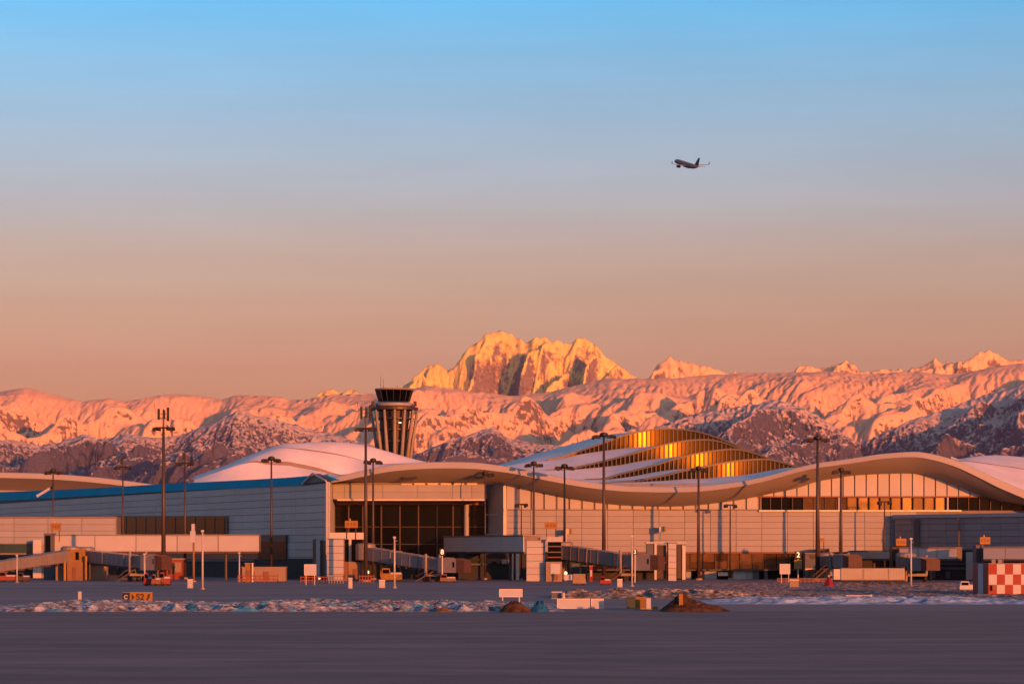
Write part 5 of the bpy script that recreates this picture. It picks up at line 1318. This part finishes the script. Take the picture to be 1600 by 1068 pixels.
# ------------------------------------------------------------------ red and white checkered hut
HD = 386.0
hut = thing('checkered_hut', 'equipment hut painted in red and white checks at the right edge', 'hut', (X(1575, HD), HD, 0)); k = HD / F
z0, z1 = 0.12, Z(880.5, HD); hx0, hx1 = X(1545, HD), X(1662, HD)
lw = Vector((X(1520.5, HD + 5.5), HD + 5.5, 0)); ln_ = Vector((hx0, HD, 0))
q = MB(); q.prism([(hx0 + 0.06, HD + 0.06, z0), (hx1, HD + 0.06, z0), (hx1, HD + 5.5, z0), (lw.x + 0.06, HD + 5.5, z0)], (0, 0, z1 - z0 - 0.05)); q.build('body', M['red'], hut)
cw = 12.6 * k; ch = (z1 - z0) / 3
for i in range(9):
    for j in range(3):
        x = hx0 + i * cw
        if x + cw > hx1 + 0.5: continue
        q = MB(); q.box(x + 0.006, x + cw - 0.006, HD - 0.0, HD + 0.05, z0 + j * ch + 0.006, z0 + (j + 1) * ch - 0.006); q.build('check_panel', M['white'] if (i + j) % 2 else M['red'], hut)
dl = (ln_ - lw); nl = Vector((dl.y, -dl.x, 0)).normalized(); nl = nl if nl.x < 0 else -nl
for (f0, f1, m) in ((0.0, 0.33, 'red'), (0.33, 0.66, 'white'), (0.66, 0.995, 'red')):
    q = MB(); a = lw + dl * (f0 + 0.003); b = lw + dl * (f1 - 0.003)
    q.prism([(a.x, a.y, z0), (b.x, b.y, z0), (b.x, b.y, z1), (a.x, a.y, z1)], nl * 0.05); q.build('side_stripe', M[m], hut)
q = MB(); q.prism([(hx0 - 0.05, HD - 0.08, z1), (hx1, HD - 0.08, z1), (hx1, HD + 5.6, z1), (lw.x - 0.05, HD + 5.6, z1)], (0, 0, 0.10)); q.build('roof', M['membrane'], hut)
q = MB(); q.box(lw.x - 0.2, hx1, HD - 0.12, HD + 5.6, 0, z0); q.build('plinth', M['concrete'], hut)
q = MB(); q.cbox((X(1553, HD), HD - 0.25, z0 + ch * 0.7), (0.55, 0.4, 0.7)); q.build('meter_box', M['lintel'], hut)
q = MB()
for a in (1556, 1566): q.cbox((X(a, HD), HD + 2, z1 + 0.35), (0.5, 0.5, 0.5))
q.tube((X(1571, HD), HD + 2, z1), (X(1571, HD), HD + 2, z1 + 1.0), 0.06, n=6); q.build('roof_vents', M['membrane'], hut)['kind'] = 'stuff'

# ------------------------------------------------------------------ long container with its tractor
CD = 512.0
ctn = thing('cargo_container', 'long pale cargo container on the verge below the salmon wall', 'container', (X(1360, CD), CD, 0))
cz0, cz1 = 0.95, Z(887.5, CD); a0, a1 = X(1314, CD), X(1413.5, CD)
q = MB(); q.box(a0, a1, CD, CD + 2.5, cz0, cz1); q.build('body', M['container'], ctn)
nb = 22
for i in range(nb):
    q = MB(); x = a0 + (a1 - a0) * (i + 0.2) / nb; q.box(x, x + (a1 - a0) / nb * 0.55, CD - 0.04, CD - 0.0, cz0 + 0.12, cz1 - 0.12); q.build('corrugation', M['container'], ctn)
q = MB(); q.box(a0, a1, CD - 0.06, CD + 2.56, cz0 - 0.14, cz0); q.box(a0, a1, CD - 0.06, CD + 2.56, cz1, cz1 + 0.1); q.build('rail', M['lintel'], ctn)
q = MB(); q.box(X(1303, CD), a0 - 0.02, CD + 0.2, CD + 2.4, cz0, cz1 - 0.1); q.build('shaded_end_block', M['siding'], ctn)  # grey block stands in for the container's end face in shade
for y in (0.35, 0.75):
    q = MB(); q.box(a0 + (a1 - a0) * y - 0.06, a0 + (a1 - a0) * y + 0.06, CD - 0.09, CD - 0.045, cz0 + .1, cz1 - .1); q.build('lock_bar', M['lintel'], ctn)
for x in np.linspace(a0 + 1.0, a1 - 1.0, 6):
    q = MB(); q.tube((x, CD + 0.1, 0.48), (x, CD + 0.5, 0.48), 0.48, n=14); q.build('wheel', M['rubber'], ctn)

# ------------------------------------------------------------------ vehicles and ground equipment
def vehicle(name, label, cat, px, D, L, H, W, m, cabf=0.45, cabin=True, group=None):
    t = thing(name, label, cat, (X(px, D), D, 0), group=group)
    def b(nm, x0, x1, y0, y1, z0, z1, mm, taper=0.0):
        q = MB(); q.hexa([(x0, y0, z0), (x1, y0, z0), (x1, y1, z0), (x0, y1, z0), (x0 + taper, y0 + taper * .5, z1), (x1 - taper, y0 + taper * .5, z1), (x1 - taper, y1 - taper * .5, z1), (x0 + taper, y1 - taper * .5, z1)]); return q.build(nm, M[mm], t, local=True)
    wr = min(0.45, H * 0.25)
    b('body', -L / 2, L / 2, -W / 2, W / 2, wr * 0.8, H * 0.55, m, 0.05)
    if cabin:
        c = b('cab', -L / 2 + 0.1, -L / 2 + L * cabf, -W / 2 + .08, W / 2 - .08, H * 0.55, H, m, 0.14)
        b('windscreen', -L / 2 + L * 0.10, -L / 2 + L * (cabf - .06), -W / 2 + 0.0, -W / 2 + 0.1, H * 0.62, H * 0.90, 'glass')
        b('engine_cover', -L / 2 + L * cabf, L / 2 - .1, -W / 2 + .15, W / 2 - .15, H * 0.55, H * 0.68, 'white', 0.06)
    for sx in (-0.3, 0.3):
        for sy in (-1, 1):
            q = MB(); q.tube((sx * L, sy * (W / 2 - .15) - .13, wr), (sx * L, sy * (W / 2 - .15) + .13, wr), wr, n=14); q.build('wheel', M['rubber'], t, local=True)
    b('bumper', -L / 2 - .08, L / 2 + .08, -W / 2 + .1, W / 2 - .1, wr * 0.7, wr * 1.1, 'bridge_dark')
    return t
vehicle('tow_tractor', 'red tow tractor, leftmost of the group by the tallest mast', 'tow tractor', 233, 500, 1.7, 2.2, 1.8, 'red')
vehicle('tow_tractor', 'maroon tow tractor with white hood between two others', 'tow tractor', 244.5, 498, 1.6, 2.0, 1.8, 'lintel')
vehicle('tow_tractor', 'orange tow tractor, right of the group by the tallest mast', 'tow tractor', 258, 500, 1.9, 2.3, 1.8, 'redor')
kio = thing('guard_kiosk', 'orange kiosk with flat roof and dark window slots behind the tallest mast', 'kiosk', (X(273, 585), 585, 0)); D = 585
q = MB(); q.box(X(260, D), X(285, D), D, D + 3, 0.25, Z(874, D)); q.build('body', M['redor'], kio)
q = MB(); q.box(X(257, D), X(287, D), D - .4, D + 3.4, Z(874, D), Z(871.5, D)); q.build('roof', M['tan'], kio)
for a in (263, 269):
    q = MB(); q.box(X(a, D), X(a + 3.6, D), D - .1, D + .05, Z(896, D), Z(879, D)); q.build('window', M['black'], kio)
q = MB(); q.box(X(273, D), X(283, D), D - .1, D + .05, Z(893, D), Z(878, D)); q.build('door', M['tan'], kio)
vehicle('service_van', 'small dark service van under the left jet bridge', 'van', 205, 575, 3.6, 2.1, 1.9, 'slate')
vehicle('service_truck', 'tan service truck parked by the crossing jet bridge', 'truck', 905, 505, 2.3, 2.2, 2.0, 'tan', cabin=False)
q = MB(); tr = [o for o in S.objects if o.get('label', '').startswith('tan service truck')][0]
q.box(-1.05, 1.05, -1.0, 1.0, 1.2, 2.0); q.build('load_box', M['tan'], tr, local=True)
q = MB(); q.box(-2.6, -1.2, -0.8, 0.8, 0.9, 1.9); q.build('hood', M['white'], tr, local=True)
vehicle('tow_tractor', 'low red tow tractor in the shade under the crossing jet bridge', 'tow tractor', 946, 510, 2.0, 1.5, 1.8, 'red')
vehicle('service_car', 'white car parked against the left side of the checkered hut', 'car', 1516, 430, 3.4, 1.5, 1.7, 'white')
vehicle('baggage_tractor', 'dark red baggage tractor below the reddish folding cab', 'baggage tractor', 700, 548, 3.0, 1.6, 1.8, 'lintel')
vehicle('belt_loader', 'ochre belt loader under the entrance jet bridge', 'belt loader', 612, 570, 4.2, 2.6, 2.0, 'ochre')
vehicle('belt_loader', 'olive loader under the left jet bridge tunnel', 'belt loader', 214, 582, 2.4, 2.2, 2.0, 'olive')
vehicle('tow_tractor', 'reddish tow tractor at the far left edge below the sloping bridge', 'tow tractor', 12, 560, 3.2, 2.0, 2.0, 'redor')
vehicle('tow_tractor', 'small red tow tractor under the middle of the left sloping bridge', 'tow tractor', 38, 562, 2.2, 1.8, 1.9, 'canopy')
shed = block('equipment_shed', 'low pinkish equipment shed below the wing doorway', 'shed', 378, 446, 575, 886, 'tan', parts=((384, 398, 906, 893, 'lintel', 'door'), (412, 420, 906, 892, 'lintel', 'door'),))
box2 = block('generator', 'yellow generator box with a pale chimney beside the low shed', 'generator', 383, 395, 560, 880, 'ochre', depth=1.6, parts=((385, 393, 900, 890, 'lintel', 'grille'),))
q = MB(); q.tube((X(394.5, 560), 559.7, 0), (X(394.5, 560), 559.7, Z(879, 560)), 0.2, n=8); q.build('chimney', M['whitepole'], box2)
block('generator', 'ochre generator under the middle of the entrance jet bridge', 'generator', 594, 604, 578, 884, 'ochre', depth=2, parts=((596, 602, 900, 890, 'lintel', 'grille'),))
block('switch_cabinet', 'teal switch cabinet under the crossing jet bridge', 'cabinet', 890, 908, 590, 876, 'teal_glass', depth=2, parts=((893, 905, 902, 880, 'slate', 'door'),))
block('switch_cabinet', 'dark green switch cabinet beside the teal one under the bridge', 'cabinet', 909, 917, 586, 884, 'green', depth=2, parts=((911, 915, 902, 888, 'void', 'door'),))
block('fuel_cabinet', 'red fuel cabinet under the crossing jet bridge', 'cabinet', 921, 926, 570, 884, 'red', depth=1, parts=((922, 925, 900, 890, 'white', 'label_plate'),))

def fence(label, px0, px1, D, h, m, n):
    t = thing('barrier_fence', label, 'barrier', (X((px0 + px1) / 2, D), D, 0)); x0, x1 = X(px0, D), X(px1, D)
    for i in range(n + 1):
        x = x0 + (x1 - x0) * i / n
        q = MB(); q.box(x - 0.08, x + 0.08, D - .04, D + .08, 0, h); q.build('post', M[m], t)
    for f in (0.42, 0.85):
        q = MB(); q.box(x0, x1, D - .07, D - .045, h * f - 0.1, h * f + 0.1); q.build('rail', M[m], t)
    return t
fence('red barrier fence in front of the low shed', 372, 434, 548, 1.5, 'redor', 9)
fence('orange barrier fence under the pale board on legs', 470, 512, 540, 1.3, 'redor', 7)
fence('orange barrier fence at the foot of the salmon stair tower', 514, 536, 535, 1.6, 'tan', 5)
fence('red barrier fence around the foot of the mast with whip aerials', 562, 584, 540, 1.5, 'redor', 5)
fence('dull red barrier fence along the verge left of the long container', 1215, 1300, 545, 0.9, 'lintel', 12)
# red cone shaped cover
rc = thing('warning_cone', 'red pyramid shaped warning cover with white lamp left of the container', 'warning cone', (X(1295, 470), 470, 0))
q = MB(); k = 470 / F; q.lathe((X(1295, 470), 470, 0), [(9.5 * k, 0.05), (7.0 * k, 6 * k), (2.5 * k, 15 * k), (1.6 * k, 17 * k)], 4); q.build('body', M['red'], rc)
q = MB(); q.lathe((X(1295, 470), 470, 17 * k), [(1.4 * k, 0), (2.0 * k, 1.5 * k), (1.0 * k, 3.5 * k)], 10); q.build('lamp', M['white'], rc)
q = MB(); q.box(X(1285, 470), X(1305, 470), 469, 471, 0, 0.05); q.build('base', M['black'], rc)
# wall mounted cameras / heaters on the salmon wall
for (lab, px, y) in (('grey wall unit with dark end beside the light mast on the salmon wall', 887, 829.5), ('pale blue wall unit with dark end on the salmon wall above the glazed bay', 1034, 826)):
    t = thing('wall_unit', lab, 'wall unit', (X(px, 609), 609, 0)); D = 609
    q = MB(); q.box(X(px - 4, D), X(px + 2.5, D), D, D + 1.2, Z(y + 4.5, D), Z(y - 4, D)); q.build('housing', M['siding'], t)
    q = MB(); q.box(X(px + 2.6, D), X(px + 6.5, D), D - .1, D + 1.1, Z(y + 4, D), Z(y - 4, D)); q.build('end_cap', M['ochre'], t)
    q = MB(); q.beam((X(px - 2, D), D + 1.0, Z(y, D)), (X(px - 2, D), D + 3.2, Z(y, D)), 0.2, 0.2); q.build('bracket', M['bridge_dark'], t)
    q = MB(); q.tube((X(px - 3, D), D + .5, Z(y + 18, D)), (X(px - 3, D), D + .5, Z(y + 4.5, D)), 0.2, n=8); q.build('pipe', M['siding'], t)
# striped leaning bar at the left roof
lb = thing('crane_arm', 'pale slanting crane arm crossing the blue roof edge', 'crane arm', (X(67, 660), 660, 0))
q = MB(); q.beam(pt(57.5, 775, 660), pt(79, 762, 660), 0.5, 0.55); q.build('boom', M['white'], lb)
q = MB(); q.beam(pt(79, 763.5, 660), pt(84, 757, 658), 0.3, 0.3); q.build('tip', M['lamp'], lb)

# ------------------------------------------------------------------ the airliner
AD = 2300.0
air = thing('airliner', 'twin engine airliner climbing away to the left in the clear sky', 'airplane', tuple(pt(1073, 257, AD)))
Mrot = Matrix.Rotation(R(28), 4, 'Z') @ Matrix.Rotation(R(16), 4, 'X') @ Matrix.Rotation(R(-3), 4, 'Y')   # local +y = nose
air.rotation_euler = Mrot.to_euler()
M['hull'] = mat('airliner_hull', (0.16, 0.15, 0.20), 0.35, var=0.05, scale=0.1)
M['hull_dark'] = mat('airliner_dark', (0.018, 0.020, 0.035), 0.4)
M['wing_grey'] = mat('airliner_wing', (0.26, 0.27, 0.30), 0.4, var=0.05, scale=0.1)
def ring(y, r, zc, n=16): return [Vector((math.cos(2 * math.pi * i / n) * r, y, zc + math.sin(2 * math.pi * i / n) * r)) for i in range(n + 1)]
q = MB(); q.loft([ring(y, r, z) for y, r, z in ((19, 0.08, -0.5), (18.4, 0.7, -0.4), (17.2, 1.35, -0.2), (15, 1.85, 0), (12, 1.98, 0), (-8, 1.98, 0), (-12, 1.7, 0.3), (-16, 0.95, 0.9), (-18.6, 0.3, 1.4), (-18.8, 0.05, 1.4))]); q.build('fuselage', M['hull'], air, smooth=True, local=True)
for sx in (-1, 1):
    def wsec(x, y0, c, z, th): return [Vector((sx * x, y0, z)), Vector((sx * x, y0 - c * .3, z + th)), Vector((sx * x, y0 - c, z + th * .1)), Vector((sx * x, y0 - c * .4, z - th * .6)), Vector((sx * x, y0, z))]
    q = MB(); q.loft([wsec(1.2, 4.2, 6.8, -1.1, .5), wsec(6.5, 0.8, 3.9, -0.5, .32), wsec(16.2, -4.6, 1.6, 0.9, .14)])
    wg = q.build('wing', M['wing_grey'], air, local=True)
    q = MB(); q.loft([wsec(16.2, -4.6, 1.6, 0.9, .14), wsec(16.9, -5.0, 1.2, 1.4, .1), wsec(17.4, -5.9, 0.7, 3.3, .06)]); q.build('winglet', M['hull_dark'], wg, local=True)
    q = MB(); q.loft([wsec(0.4, -14.2, 3.2, 0.9, .25), wsec(6.2, -17.6, 1.3, 1.5, .1)]); q.build('tailplane', M['wing_grey'], air, local=True)
    en = [(y, r) for y, r in ((4.6, 0.95), (4.3, 1.15), (3.0, 1.2), (1.0, 0.95), (0.2, 0.6))]
    q = MB(); q.loft([[p + Vector((sx * 5.75, 0, -2.0)) for p in ring(y, r, 0)] for y, r in en]); q.loft([[p + Vector((sx * 5.75, 0, -2.0)) for p in ring(y, r, 0)] for y, r in ((4.6, 0.95), (4.0, 0.01))]); q.build('engine', M['hull_dark'], air, smooth=True, local=True)
    q = MB(); q.hexa([(sx * 5.65, 3.6, -1.0), (sx * 5.85, 3.6, -1.0), (sx * 5.85, 0.4, -1.2), (sx * 5.65, 0.4, -1.2), (sx * 5.65, 1.8, -0.5), (sx * 5.85, 1.8, -0.5), (sx * 5.85, -1.5, -0.5), (sx * 5.65, -1.5, -0.5)]); q.build('pylon', M['wing_grey'], air, local=True)
q = MB(); fs = lambda y0, c, z, th: [Vector((0, y0, z)), Vector((th, y0 - c * .35, z)), Vector((0, y0 - c, z)), Vector((-th, y0 - c * .35, z)), Vector((0, y0, z))]
q.loft([fs(-11.3, 6.4, 1.2, .28), fs(-16.6, 2.6, 8.0, .12)]); q.build('tail_fin', M['hull_dark'], air, local=True)
q = MB(); q.loft([ring(y, r, z) for y, r, z in ((6, 0.6, -1.5), (4, 1.3, -1.3), (-4, 1.3, -1.3), (-6.5, 0.5, -1.5))]); q.build('belly_fairing', M['hull_dark'], air, smooth=True, local=True)
